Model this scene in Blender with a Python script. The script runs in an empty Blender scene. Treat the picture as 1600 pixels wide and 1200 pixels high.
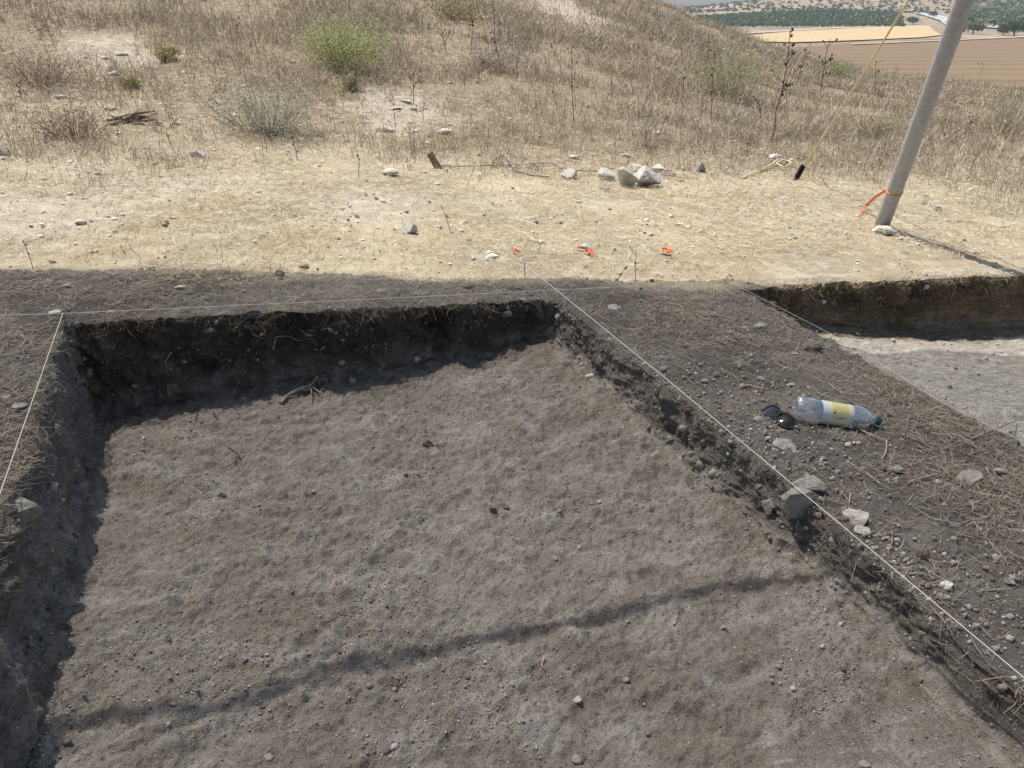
import bpy, math, random
import numpy as np
from mathutils import Vector, Matrix
random.seed(7); RNG = np.random.default_rng(7)
S = bpy.context.scene
COL = S.collection
# ------------------------------------------------------------------ camera
F = 1232.0                      # focal length in photo pixels (1600 wide)
HOR = 13.0                      # photo row of the true horizon
PITCH = math.atan((600 - HOR) / F)
CZ = 1.70                       # camera height above the trench floor
CAM = np.array([0.0, 0.0, CZ])
cam_d = bpy.data.cameras.new('camera'); cam_d.sensor_width = 36; cam_d.lens = 36 * F / 1600
cam_d.clip_start = 0.05; cam_d.clip_end = 20000
cam = bpy.data.objects.new('camera', cam_d); COL.objects.link(cam)
cam.location = CAM; cam.rotation_euler = (math.pi / 2 - PITCH, 0, 0)
S.camera = cam
# ------------------------------------------------------------------ light
SX, SY = 0.37, -0.32            # shadow offset per metre of height
SUN_TO = Vector((-SX, -SY, 1)).normalized()
EL = math.asin(SUN_TO.z); AZ = math.atan2(SUN_TO.x, SUN_TO.y)
w = bpy.data.worlds.new('World'); S.world = w; w.use_nodes = True
nt = w.node_tree; bg = nt.nodes['Background']
sky = nt.nodes.new('ShaderNodeTexSky'); sky.sky_type = 'NISHITA'; sky.sun_disc = False
sky.sun_elevation = EL; sky.sun_rotation = AZ; sky.dust_density = 2.5; sky.air_density = 1.0
nt.links.new(sky.outputs[0], bg.inputs[0]); bg.inputs[1].default_value = 0.11
sl = bpy.data.lights.new('sun', 'SUN'); sl.energy = 4.2; sl.angle = math.radians(0.55); sl.color = (1, .955, .88)
so = bpy.data.objects.new('sun', sl); COL.objects.link(so)
so.rotation_euler = SUN_TO.to_track_quat('Z', 'Y').to_euler(); so.location = (-6, 5, 15)
S.view_settings.view_transform = 'Standard'; S.view_settings.look = 'None'
S.view_settings.exposure = 0.58; S.view_settings.gamma = 1
S.render.engine = 'CYCLES'; S.cycles.max_bounces = 8; S.cycles.transparent_max_bounces = 24

# ------------------------------------------------------------------ pixels and planes
sp, cp = math.sin(PITCH), math.cos(PITCH)
def ray(u, v):
    x = (u - 800) / F; y = (600 - v) / F
    return np.array([x, cp + y * sp, -sp + y * cp])
def unit(a): return a / np.linalg.norm(a)
V1 = unit(ray(279, -32)); V2 = unit(ray(4076, 301)); NN = unit(np.cross(V2, V1))
HG = 1.30                        # camera above the ground plane, along its normal
HS = 1.25                        # camera above the plane of the strings
def on_plane(u, v, h):
    d = ray(u, v); return CAM + d * (-h / (NN @ d))
def ab_of(x, y):
    M = np.array([[V2[0], V1[0]], [V2[1], V1[1]]]); Mi = np.linalg.inv(M)
    return Mi[0, 0] * x + Mi[0, 1] * y, Mi[1, 0] * x + Mi[1, 1] * y

# ------------------------------------------------------------------ noise
_T = np.random.default_rng(3).random((64, 64, 64)).astype(np.float32) * 2 - 1
def vnoise(p):
    p = np.asarray(p, np.float32); i = np.floor(p).astype(np.int32); f = p - i
    f = f * f * f * (f * (f * 6 - 15) + 10); i &= 63; j = (i + 1) & 63
    fx, fy, fz = f[:, 0], f[:, 1], f[:, 2]
    def L(a, b, t): return a + (b - a) * t
    x0, y0, z0 = i.T; x1, y1, z1 = j.T
    return L(L(L(_T[x0, y0, z0], _T[x1, y0, z0], fx), L(_T[x0, y1, z0], _T[x1, y1, z0], fx), fy),
             L(L(_T[x0, y0, z1], _T[x1, y0, z1], fx), L(_T[x0, y1, z1], _T[x1, y1, z1], fx), fy), fz)
_R = np.array([[.36, .48, -.8], [-.8, .6, 0], [.48, .64, .6]], np.float32)
def fbm(p, octv=4, gain=.5, lac=2.03):
    p = np.asarray(p, np.float32); a = 1.0; s = 0; t = 0
    for k in range(octv):
        s = s + a * vnoise(p + 11.3 * k); t += a; a *= gain; p = (p @ _R) * lac
    return s / t
def n2(x, y, sc, octv=3, seed=0.0):
    x = np.atleast_1d(np.asarray(x, np.float32)); y = np.atleast_1d(np.asarray(y, np.float32))
    return fbm(np.stack([x * sc, y * sc, np.full_like(x, 5.2 + seed)], 1), octv)
def sstep(a, b, x):
    t = np.clip((x - a) / (b - a), 0, 1); return t * t * (3 - 2 * t)

# ------------------------------------------------------------------ the lie of the land
def z_plane(x, y): return CZ + (-HG - NN[0] * x - NN[1] * y) / NN[2]
YR = 32.0
_sky = []
for u, v in ((0, -260), (500, -160), (760, -95), (900, -60), (1030, -12), (1100, 16), (1160, 36), (1230, 66), (1300, 88), (1400, 106), (1600, 124)):
    d = ray(u, v); t = YR / d[1]; X = d[0] * t
    _sky.append((X, max(0.0, CZ + d[2] * t - 0.42 - z_plane(X, YR))))
_sky.append((60, 0.0)); _sky = np.array(_sky)
def z_land(x, y, fine=True):
    x = np.asarray(x, float); y = np.asarray(y, float)
    X = x / np.maximum(y, 3) * YR
    hill = np.interp(X, _sky[:, 0], _sky[:, 1])
    ramp = np.clip((y - 7.5) / (YR - 7.5), 0, 1); ramp = ramp ** 1.25
    z = z_plane(x, y) + hill * ramp
    over = np.maximum(y - YR, 0); z = z - over * over / (over + 10) * .36
    if fine:
        sh = x.shape; xf, yf = x.ravel(), y.ravel(); _, b = ab_of(xf, yf)
        amp = .02 + .10 * sstep(5.5, 12, yf)
        z = z + (amp * n2(xf, yf, .55, 2) + .25 * sstep(14, 26, yf) * n2(xf, yf, .16, 2, 3)).reshape(sh)
    return z

# ------------------------------------------------------------------ mesh helpers
def mesh_np(name, V, quads=None, tris=None, smooth=False):
    me = bpy.data.meshes.new(name); V = np.asarray(V, np.float32)
    q = np.zeros((0, 4), np.int32) if quads is None else np.asarray(quads, np.int32).reshape(-1, 4)
    t = np.zeros((0, 3), np.int32) if tris is None else np.asarray(tris, np.int32).reshape(-1, 3)
    me.vertices.add(len(V)); me.vertices.foreach_set('co', V.ravel())
    me.loops.add(4 * len(q) + 3 * len(t)); me.loops.foreach_set('vertex_index', np.concatenate([q.ravel(), t.ravel()]).astype(np.int32))
    me.polygons.add(len(q) + len(t))
    st = np.concatenate([np.arange(len(q)) * 4, 4 * len(q) + np.arange(len(t)) * 3]).astype(np.int32)
    me.polygons.foreach_set('loop_start', st)
    me.polygons.foreach_set('use_smooth', np.full(len(q) + len(t), smooth))
    me.update(calc_edges=True)
    return me
def set_col(me, C, name='Col'):
    a = me.attributes.new(name, 'FLOAT_COLOR', 'POINT'); C = np.asarray(C, np.float32)
    a.data.foreach_set('color', np.concatenate([C, np.ones((len(C), 1), np.float32)], 1).ravel())
def set_f(me, name, f):
    a = me.attributes.new(name, 'FLOAT', 'POINT'); a.data.foreach_set('value', np.asarray(f, np.float32))
def link(name, me, mat=None, parent=None, **k):
    o = bpy.data.objects.new(name, me); COL.objects.link(o)
    if mat is not None and me is not None: me.materials.append(mat)
    if parent is not None: o.parent = parent
    for a, b in k.items(): o[a] = b
    return o
def tag(o, label, cat, group=None):
    o['label'] = label; o['category'] = cat
    if group: o['group'] = group
    return o
def empty(name, loc=(0, 0, 0)):
    o = bpy.data.objects.new(name, None); COL.objects.link(o); o.location = loc; o.empty_display_size = .05; return o
class MB:
    """collects shapes into one mesh"""
    def __init__(s): s.V = []; s.Q = []; s.T = []; s.n = 0
    def add(s, V, Q=None, T=None):
        V = np.asarray(V, float)
        if Q is not None and len(Q): s.Q.append(np.asarray(Q) + s.n)
        if T is not None and len(T): s.T.append(np.asarray(T) + s.n)
        s.V.append(V); s.n += len(V); return s
    def tube(s, P, r, n=6, cap=True):
        P = np.asarray(P, float); m = len(P); r = np.broadcast_to(np.asarray(r, float), (m,))
        T = np.gradient(P, axis=0); T /= np.linalg.norm(T, axis=1)[:, None] + 1e-12
        ref = np.array([0, 0, 1.0]) if abs(T[:, 2]).mean() < .8 else np.array([1.0, 0, 0])
        A = np.cross(T, ref); A /= np.linalg.norm(A, axis=1)[:, None] + 1e-12; B = np.cross(T, A)
        an = np.arange(n) * 2 * math.pi / n
        V = P[:, None] + r[:, None, None] * (np.cos(an)[None, :, None] * A[:, None] + np.sin(an)[None, :, None] * B[:, None])
        i, j = np.meshgrid(np.arange(m - 1), np.arange(n), indexing='ij'); k = (j + 1) % n
        Q = np.stack([i * n + j, i * n + k, (i + 1) * n + k, (i + 1) * n + j], -1).reshape(-1, 4)
        V = V.reshape(-1, 3); Tt = []
        if cap:
            V = np.concatenate([V, P[:1], P[-1:]]); c0, c1 = m * n, m * n + 1
            Tt = [(c0, (j + 1) % n, j) for j in range(n)] + [(c1, (m - 1) * n + j, (m - 1) * n + (j + 1) % n) for j in range(n)]
        return s.add(V, Q, Tt)
    def box(s, c, ax, size, bev=.0):
        ax = np.asarray(ax, float); h = np.asarray(size, float) / 2; b = min(bev, h.min() * .6)
        out = []
        lev = ((-h[2], b), (-h[2] + b, 0), (h[2] - b, 0), (h[2], b)) if b > 0 else ((-h[2], 0), (h[2], 0))
        for z, i in lev:
            x, y = h[0] - i, h[1] - i
            for px, py in ((-x, -y), (x, -y), (x, y), (-x, y)): out.append(np.asarray(c) + px * ax[0] + py * ax[1] + z * ax[2])
        L = len(lev); Q = [(3, 2, 1, 0), tuple(4 * (L - 1) + q for q in range(4))]
        for l in range(L - 1):
            for q in range(4): Q.append((4 * l + q, 4 * l + (q + 1) % 4, 4 * l + 4 + (q + 1) % 4, 4 * l + 4 + q))
        return s.add(out, Q)
    def mesh(s, name, smooth=False):
        return mesh_np(name, np.concatenate(s.V), np.concatenate(s.Q) if s.Q else None, np.concatenate(s.T) if s.T else None, smooth)
    def obj(s, name, mat, parent=None, smooth=False): return link(name, s.mesh(name, smooth), mat, parent)

# ------------------------------------------------------------------ materials
class NT:
    def __init__(s, name, rough=.95, spec=.15):
        s.m = bpy.data.materials.new(name); s.m.use_nodes = True; s.t = s.m.node_tree
        s.b = s.t.nodes['Principled BSDF']; s.b.inputs['Roughness'].default_value = rough
        s.b.inputs['Specular IOR Level'].default_value = spec
        s.c = s.n('ShaderNodeTexCoord').outputs['Object']
    def n(s, ty, **k):
        o = s.t.nodes.new(ty)
        for a, b in k.items(): setattr(o, a, b)
        return o
    def l(s, a, b): s.t.links.new(a, b)
    def noise(s, sc, det=4, rough=.6, vec=None, dist=0.0):
        o = s.n('ShaderNodeTexNoise'); o.inputs['Scale'].default_value = sc; o.inputs['Detail'].default_value = det
        o.inputs['Roughness'].default_value = rough; o.inputs['Distortion'].default_value = dist; s.l(vec or s.c, o.inputs['Vector']); return o.outputs['Fac']
    def vor(s, sc, feat='F1', vec=None, out='Distance'):
        o = s.n('ShaderNodeTexVoronoi', feature=feat); o.inputs['Scale'].default_value = sc; s.l(vec or s.c, o.inputs['Vector']); return o.outputs[out]
    def map(s, scale=(1, 1, 1), rot=(0, 0, 0)):
        o = s.n('ShaderNodeMapping'); o.inputs['Scale'].default_value = scale; o.inputs['Rotation'].default_value = rot; s.l(s.c, o.inputs['Vector']); return o.outputs[0]
    def ramp(s, x, a, b, lo=0.0, hi=1.0, smooth=True):
        o = s.n('ShaderNodeMapRange'); o.interpolation_type = 'SMOOTHSTEP' if smooth else 'LINEAR'
        for i, v in enumerate((a, b, lo, hi)): o.inputs[1 + i].default_value = v
        s.l(x, o.inputs[0]); return o.outputs[0]
    def mul(s, a, b, op='MULTIPLY'):
        o = s.n('ShaderNodeMath', operation=op)
        for i, v in enumerate((a, b)):
            if isinstance(v, (int, float)): o.inputs[i].default_value = v
            else: s.l(v, o.inputs[i])
        return o.outputs[0]
    def mix(s, f, a, b, mode='MIX'):
        o = s.n('ShaderNodeMix', data_type='RGBA', blend_type=mode)
        for inp, v in ((o.inputs[0], f), (o.inputs[6], a), (o.inputs[7], b)):
            if isinstance(v, (int, float)): inp.default_value = v
            elif isinstance(v, tuple): inp.default_value = (*v, 1)
            else: s.l(v, inp)
        return o.outputs[2]
    def attr(s, name, out='Color'): o = s.n('ShaderNodeAttribute', attribute_name=name); return o.outputs[out]
    def col(s, c):
        if isinstance(c, tuple): s.b.inputs['Base Color'].default_value = (*c, 1)
        else: s.l(c, s.b.inputs['Base Color'])
        return s
    def bump(s, h, dist=.01, st=1.0, prev=None):
        o = s.n('ShaderNodeBump'); o.inputs['Strength'].default_value = st; o.inputs['Distance'].default_value = dist
        s.l(h, o.inputs['Height'])
        if prev is not None: s.l(prev, o.inputs['Normal'])
        s.l(o.outputs[0], s.b.inputs['Normal']); return o.outputs[0]
def plain(name, c, rough=.8, spec=.2, var=.25, sc=30, bump=0.0):
    t = NT(name, rough, spec); n = t.noise(sc, 4)
    lo = tuple(v * (1 - var) for v in c); hi = tuple(min(1, v * (1 + var)) for v in c)
    t.col(t.mix(t.ramp(n, .3, .7), lo, hi))
    if bump: t.bump(n, bump)
    return t.m
def vcol(name, rough=.9, spec=.12, trans=0.0):
    t = NT(name, rough, spec); c = t.attr('Col'); t.col(c)
    if trans:
        tr = t.n('ShaderNodeBsdfTranslucent'); t.l(c, tr.inputs[0]); mx = t.n('ShaderNodeMixShader'); mx.inputs[0].default_value = trans
        t.l(t.b.outputs[0], mx.inputs[1]); t.l(tr.outputs[0], mx.inputs[2]); t.l(mx.outputs[0], t.t.nodes['Material Output'].inputs[0])
    return t.m
def soil_floor():
    t = NT('trench_floor_soil', .97, .08)
    v = t.map((1, 1, 1), (0, 0, .35)); v2 = t.map((1, 1.5, 1.2), (0, 0, -.5))
    big = t.noise(1.5, 5, .62, v); med = t.noise(5.5, 6, .68, v2, .4); fine = t.noise(70, 5, .7); grit = t.noise(240, 3, .7)
    c = t.mix(t.ramp(big, .36, .64), (.275, .232, .188), (.335, .296, .25))
    c = t.mix(t.mul(t.ramp(med, .45, .65), .72), c, (.52, .485, .435)); c = t.mix(t.mul(t.ramp(t.noise(9, 7, .78, v2, .9), .53, .67), .6), c, (.60, .56, .50))
    c = t.mix(t.mul(t.ramp(t.noise(3.1, 6, .7, v2, .6), .55, .68), .5), c, (.20, .165, .13))
    c = t.mix(t.mul(t.ramp(fine, .35, .68), .5), c, t.mix(.5, c, (.40, .36, .31)))
    c = t.mix(t.ramp(t.noise(120, 4, .75), .56, .68, 0, .5), c, (.50, .465, .415)); c = t.mix(t.ramp(grit, .55, .36, 0, .5), c, (.14, .11, .085))
    t.col(c)
    b = t.bump(t.noise(34, 7, .78), .02, .8); b = t.bump(t.ramp(t.vor(95), .0, .55, 1, 0), .006, .8, b); b = t.bump(fine, .010, .9, b); t.bump(grit, .004, .9, b); return t.m
def soil_wall(name, dark, mid, pale, footmix=1.0, f0=.45):
    t = NT(name, .98, .05)
    big = t.noise(4, 5, .65); med = t.noise(17, 5, .7); fine = t.noise(80, 5, .7)
    c = t.mix(t.ramp(big, .35, .65), dark, mid); c = t.mix(t.mul(t.ramp(med, .52, .68), .6), c, pale)
    c = t.mix(t.ramp(fine, .55, .36, 0, .55), c, tuple(v * .55 for v in dark))
    c = t.mix(t.mul(t.ramp(t.vor(55), .12, .05), .35), c, pale)
    foot = t.ramp(t.mul(t.attr('foot', 'Fac'), t.mul(t.mul(big, .5, 'SUBTRACT'), .9), 'ADD'), f0, 1.0)
    c = t.mix(t.mul(foot, footmix), c, t.mix(t.ramp(med, .42, .6), (.28, .24, .195), (.42, .385, .34)))
    t.col(c); b = t.bump(med, .03, .9); t.bump(fine, .014, 1.0, b); return t.m
def soil_ground():
    t = NT('ground_soil', .97, .08)
    straw = t.attr('straw', 'Fac')  # gives way to dark soil inside the cloth's shadow edge, painting its shade deeper
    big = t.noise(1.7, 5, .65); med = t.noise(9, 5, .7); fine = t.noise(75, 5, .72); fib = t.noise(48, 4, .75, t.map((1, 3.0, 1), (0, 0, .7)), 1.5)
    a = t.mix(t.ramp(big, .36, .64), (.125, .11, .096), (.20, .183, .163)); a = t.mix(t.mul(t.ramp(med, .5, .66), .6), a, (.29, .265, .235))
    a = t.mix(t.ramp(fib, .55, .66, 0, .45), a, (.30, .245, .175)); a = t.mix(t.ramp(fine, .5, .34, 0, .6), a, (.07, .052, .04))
    b = t.mix(t.ramp(big, .35, .65), (.37, .30, .20), (.52, .45, .325)); b = t.mix(t.mul(t.ramp(t.noise(1.1, 6, .75), .47, .6), .75), b, (.34, .29, .22)); b = t.mix(t.mul(t.ramp(med, .5, .68), .7), b, (.60, .55, .44))
    b = t.mix(t.ramp(fib, .54, .68, 0, .5), b, (.56, .455, .28)); b = t.mix(t.ramp(fine, .47, .33, 0, .6), b, (.20, .145, .085))
    far = t.attr('far', 'Fac'); g = t.mix(t.ramp(med, .35, .65), (.215, .168, .112), (.35, .285, .20)); b = t.mix(far, b, g)
    b = t.mix(t.attr('bare', 'Fac'), b, t.mix(t.ramp(med, .4, .62), (.42, .37, .29), (.60, .55, .46)))
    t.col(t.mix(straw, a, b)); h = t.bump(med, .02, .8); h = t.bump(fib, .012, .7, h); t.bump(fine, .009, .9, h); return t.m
def stone_mat(name, c, pale):
    t = NT(name, .93, .15); n = t.noise(14, 6, .7); f = t.noise(90, 5, .7)
    k = t.mix(t.ramp(n, .35, .65), c, pale); k = t.mix(t.ramp(f, .52, .34, 0, .5), k, tuple(v * .55 for v in c))
    k = t.mix(t.ramp(t.noise(7, 6, .7), .52, .66, 0, .75), k, (.24, .20, .16)); t.col(k); b = t.bump(n, .014, .8); t.bump(f, .006, .8, b); return t.m
M_FLOOR = soil_floor(); M_GROUND = soil_ground()
M_BACK = soil_wall('dark_section_soil', (.095, .075, .057), (.15, .122, .094), (.26, .22, .175), .55)
M_SIDE = soil_wall('grey_section_soil', (.225, .20, .174), (.36, .325, .288), (.47, .435, .39))
M_RIGHT = soil_wall('dark_grey_section_soil', (.155, .135, .115), (.245, .218, .19), (.34, .31, .275), .9, .66)
M_BACK2 = soil_wall('brown_section_soil', (.125, .088, .053), (.26, .18, .105), (.35, .26, .165), .3)
def soil_floor2():
    t = NT('chalky_floor', .95, .1); med = t.noise(7, 6, .7, t.map((1, 2.2, 1), (0, 0, .3)), .6); fine = t.noise(70, 5, .7)
    crk = t.vor(7, 'DISTANCE_TO_EDGE', t.map((1, 2.0, 1), (0, 0, .25)))
    c = t.mix(t.ramp(med, .35, .62), (.44, .40, .335), (.66, .61, .525)); c = t.mix(t.ramp(fine, .5, .32, 0, .5), c, (.24, .20, .15))
    c = t.mix(t.ramp(t.noise(26, 6, .75, t.map((1, 2.6, 1), (0, 0, .3)), .8), .56, .44, 0, .55), c, (.26, .23, .19)); t.col(c)
    b = t.bump(t.noise(26, 6, .75, t.map((1, 2.6, 1), (0, 0, .3)), .8), .03, .9); t.bump(med, .02, .8, b); return t.m
M_FLOOR2 = soil_floor2()
M_STONE = stone_mat('limestone', (.45, .41, .345), (.62, .58, .51))
M_STONE_G = stone_mat('grey_stone', (.27, .25, .22), (.42, .395, .355))
M_STONE_W = stone_mat('white_chalk', (.62, .59, .53), (.78, .75, .69))
M_STONE_D = stone_mat('dirty_stone', (.15, .125, .10), (.26, .225, .19))

# ------------------------------------------------------------------ ground with the two trenches, one warped grid
A_L, A_R, A_P2, B_BK = -0.65, 1.555, 2.635, 3.46
B_NEAR = -1.6
def seg(a, b, st): return np.linspace(a, b, max(2, int(round(abs(b - a) / st)) + 1))
def grow(a, b, st, k):
    out = [a]; d = st
    while abs(out[-1] - a) < abs(b - a): out.append(out[-1] + math.copysign(d, b - a)); d *= k
    return np.array(out)
KW = 58
bat_l, bat_r, bat_b, bat_2 = .03, -.055, .03, .14
acol, az, at = [], [], []
def put(vals, zone, tau=None):
    for i, vv in enumerate(vals): acol.append(vv); az.append(zone); at.append(0 if tau is None else tau[i])
TAU = np.linspace(0, 1, KW)
left = grow(A_L, -34, .009, 1.055)[::-1]; put(left[:-1], 0)
put(A_L + bat_l * (.4 * TAU + .6 * TAU ** 7), 1, TAU)
put(seg(A_L + bat_l, A_R + bat_r, .009)[1:-1], 2)
put(A_R + bat_r * (.5 * (1 - TAU) + .5 * (1 - TAU) ** 7), 3, 1 - TAU)
put(seg(A_R, A_P2, .0095)[1:-1], 4)
put(A_P2 + bat_2 * TAU, 5, TAU)
put(grow(A_P2 + bat_2, 46, .014, 1.033)[1:], 6)
acol, az, at = map(np.array, (acol, az, at))
bcol, bz, bt = [], [], []
def putb(vals, zone, tau=None):
    for i, vv in enumerate(vals): bcol.append(vv); bz.append(zone); bt.append(0 if tau is None else tau[i])
putb(grow(B_NEAR, -3.5, .15, 1.2)[::-1][:-1], 2)
tn = np.linspace(0, 1, 14); putb(B_NEAR + .05 * tn, 3, tn)
putb(seg(B_NEAR + .05, 1.0, .07)[1:-1], 0)
putb(seg(1.0, 2.0, .0083), 0); putb(seg(2.0, B_BK - bat_b, .0096)[1:-1], 0)
putb(B_BK - bat_b * (1 - TAU), 1, 1 - TAU)
putb(grow(B_BK, 47, .011, 1.033)[1:], 2)
bcol, bz, bt = map(np.array, (bcol, bz, bt))
NA, NB = len(acol), len(bcol)
print('ground grid', NA, NB, NA * NB)
AA, BB = np.meshgrid(acol, bcol, indexing='ij'); ZA, ZB = np.meshgrid(az, bz, indexing='ij'); TA, TB = np.meshgrid(at, bt, indexing='ij')
fa1 = np.where(ZA == 1, TA, np.where(ZA == 2, 1.0, np.where(ZA == 3, TA, 0.0)))
fa2 = np.where(ZA == 5, TA, np.where(ZA == 6, 1.0, 0.0))
fb = np.where(ZB == 0, 1.0, np.where((ZB == 1) | (ZB == 3), TB, 0.0))
F1 = np.minimum(fa1, fb); F2 = np.minimum(fa2, fb)
sh = AA.shape; af, bf = AA.ravel().copy(), BB.ravel().copy()
zero = np.zeros_like(af)
def win(x, c, w): return np.exp(-((x - c) / w) ** 2)
nearw = 1 - sstep(5.0, 9, bf)
wl = n2(zero + 1, bf, 2.6, 3) * .055 + n2(zero + 4, bf, 9, 2) * .018
wr = n2(zero + 7, bf, 2.4, 3) * .06 + n2(zero + 9, bf, 8, 2) * .022
w2 = n2(zero + 2, bf, 2.6, 3, 4) * .05
wb = n2(af, zero + 3, 2.2, 3) * .045 + n2(af, zero + 8, 8, 2) * .018
pit_b = (bf < B_BK + .2)
ap = af + pit_b * (wl * win(af, A_L + .05, .22) + wr * win(af, A_R - .06, .25) + w2 * win(af, A_P2, .25))
bp = bf + wb * win(bf, B_BK, .2)
Xg = ap * V2[0] + bp * V1[0]; Yg = ap * V2[1] + bp * V1[1]
zs = z_land(Xg, Yg)
# floors
dL = np.maximum(ap - (A_L + bat_l), 0); dR = np.maximum(A_R + bat_r - ap, 0); dB = np.maximum(B_BK - bat_b - bp, 0)
zf = .02 + .03 * bp + sstep(.5, 1.5, ap) * (.03 + .03 * (1 - sstep(2.4, 3.3, bp)) + .05 * (1 - sstep(1.1, 1.9, bp))) + .085 * (1 - sstep(1.9, 2.9, bp)) * (1 - sstep(-.6, .3, ap)) + .024 * n2(Xg, Yg, 1.6, 3, 1) + .012 * n2(Xg, Yg * 1.3, 4.5, 3, 2)
zf += .012 * np.exp(-dL / .05) + .022 * np.exp(-dR / .08) + .015 * np.exp(-dB / .05)
zf2 = z_plane(Xg, Yg) - .325 - .07 * (np.minimum(ap, 7) - 3.86) + .04 * np.exp(-np.maximum(ap - A_P2 - bat_2, 0) / .25) + .03 * n2(Xg, Yg, 1.7, 3, 6) + .03 * np.exp(-dB / .08)
f1, f2 = F1.ravel(), F2.ravel()
z = zs + (zf - zs) * f1 + (zf2 - zs) * f2
# rounded, crumbling lip
G0 = np.stack([Xg, Yg, z], 1).reshape(NA, NB, 3)
def normals(G):
    da = np.gradient(G, axis=0); db = np.gradient(G, axis=1); n = np.cross(da, db); return n / (np.linalg.norm(n, axis=2)[:, :, None] + 1e-9)
Nn = normals(G0).reshape(-1, 3); P = G0.reshape(-1, 3)
wall = np.maximum((f1 > .02) & (f1 < .98), (f2 > .02) & (f2 < .98)).astype(float)
wall = np.where((ZA.ravel() == 2) & (ZB.ravel() == 0), 0, wall)
# smooth the wall mask along the grid so that the displacement does not tear
W = wall.reshape(NA, NB)
for k in range(10): W = (W + np.roll(W, 1, 0) + np.roll(W, -1, 0) + np.roll(W, 1, 1) + np.roll(W, -1, 1)) / 5
W = W.ravel()
near = nearw * ((af > -1.6) & (af < 6.5) & (bf > .6))
idx = np.where(near > .01)[0]
d = np.zeros(len(P))
Pi = P[idx]; Wi = W[idx]
lump = fbm(Pi * 7, 3); mid_ = fbm(Pi * 21, 3, .6); fin = fbm(Pi * 62, 2, .7)
ridge = 1 - 2 * np.abs(fbm(Pi * np.array([9, 9, 14]), 3))
d[idx] = (Wi * np.where(ZA.ravel()[idx] == 3, .62, 1.0) * (.042 * lump + .027 * mid_ + .017 * fin + .016 * ridge) + (1 - Wi) * ((.006 + .016 * (f1[idx] > .9)) * lump + (.010 + .011 * (f1[idx] > .9)) * mid_ + .0095 * fin)) * near[idx]
# trowel scrapes on the floor
fl = (f1[idx] > .97)
sc_ = fbm(np.stack([Pi[:, 0] * 5 + Pi[:, 1] * 3, Pi[:, 1] * 11 - Pi[:, 0] * 6, Pi[:, 2] * 0], 1), 3)
d[idx] += fl * .005 * (1 - 2 * np.abs(sc_))
# burrows and cavities in the far section (read off the photograph, on the wall's own plane)
def on_back(u, v):
    dd = ray(u, v); t = (B_BK - .02) / (V1[0] * dd[0] + V1[1] * dd[1]); q = CAM + dd * t; return q
isb = (ZB.ravel()[idx] == 1)
for (u, v, rx, rz, dep) in ((326, 573, .05, .05, .10), (688, 503, .085, .06, .10), (690, 535, .06, .07, .07), (478, 506, .11, .05, .07), (586, 522, .05, .055, .06), (398, 500, .07, .045, .05), (240, 600, .08, .07, .03), (752, 478, .05, .04, .05), (1440, 455, .09, .05, .08), (1330, 470, .10, .05, .05), (1520, 445, .07, .04, .06)):
    q = on_back(u, v); da = (Pi[:, 0] - q[0]) * V2[0] + (Pi[:, 1] - q[1]) * V2[1]
    rr = np.sqrt((da / rx) ** 2 + ((Pi[:, 2] - q[2]) / rz) ** 2) + .3 * mid_
    d[idx] -= isb * dep * (1 - sstep(.55, 1.15, rr))
P = P + Nn * d[:, None]
# cloth's shade deepened in the colour: dark rim soil ends at its shadow edge
G = P.reshape(NA, NB, 3)
shade_edge = np.interp(ap, (-1.0, .6, 2.0, 2.4), (4.16, 3.92, 3.66, 3.46)); straw = sstep(shade_edge - .10, shade_edge + .12, bp + .14 * n2(Xg, Yg, 3.0, 3, 9))
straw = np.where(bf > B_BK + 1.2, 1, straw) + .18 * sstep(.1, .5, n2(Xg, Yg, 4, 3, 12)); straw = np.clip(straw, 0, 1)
farm = sstep(6.3, 10, Yg + 1.6 * n2(Xg, Yg, .7, 3, 2))
bare = np.zeros_like(Xg)
def land_hit(u, v):
    dd = ray(u, v); lo, hi = 0.5, 60.0
    for t in np.linspace(.5, 60, 1200):
        q = CAM + dd * t
        if q[2] < float(z_land(np.array([q[0]]), np.array([q[1]]), False)[0]): return q
    return CAM + dd * 60
for (u, v, r) in ((590, 320, .5), (60, 335, .7), (215, 88, .7), (150, 62, .6), (225, 300, .5), (630, 165, .8), (620, 195, .5), (860, 5, 1.3), (890, 25, 1.2), (1480, 265, .6), (300, 290, .35)):
    q = land_hit(u, v); rr = np.hypot(Xg - q[0], (Yg - q[1]) * .8) / r + .45 * n2(Xg, Yg, 2.2, 3, 20)
    bare = np.maximum(bare, .6 * (1 - sstep(.35, 1.15, rr)))
ijs = np.arange(NA * NB).reshape(NA, NB)
Q = np.stack([ijs[:-1, :-1], ijs[1:, :-1], ijs[1:, 1:], ijs[:-1, 1:]], -1)
zq = ZA[:-1, :-1] * 0 + np.maximum(ZA[:-1, :-1], ZA[1:, :-1]); qa = np.where(ZA[:-1, :-1] == ZA[1:, :-1], ZA[:-1, :-1], 0)
za0, za1, zb0, zb1 = ZA[:-1, :-1], ZA[1:, :-1], ZB[:-1, :-1], ZB[:-1, 1:]
wallA = {1: (za0 == 1) & (za1 <= 2) | (za0 == 0) & (za1 == 1) & False, 3: (za0 == 3) & (za1 == 3) | (za0 == 2) & (za1 == 3), 5: (za0 == 5)}
reg = np.zeros(za0.shape, int)
inb = (zb0 != 2) & (zb1 != 2)
infl = (zb0 == 0) & (zb1 == 0)
reg = np.where(inb & wallA[1], 1, reg); reg = np.where(inb & wallA[3], 3, reg); reg = np.where(inb & wallA[5], 5, reg)
fl1 = (za0 == 2) & (za1 == 2); fl2 = (za0 == 6)
reg = np.where(fl1 & infl, 2, reg); reg = np.where(fl1 & inb & ~infl, 4, reg)
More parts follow.
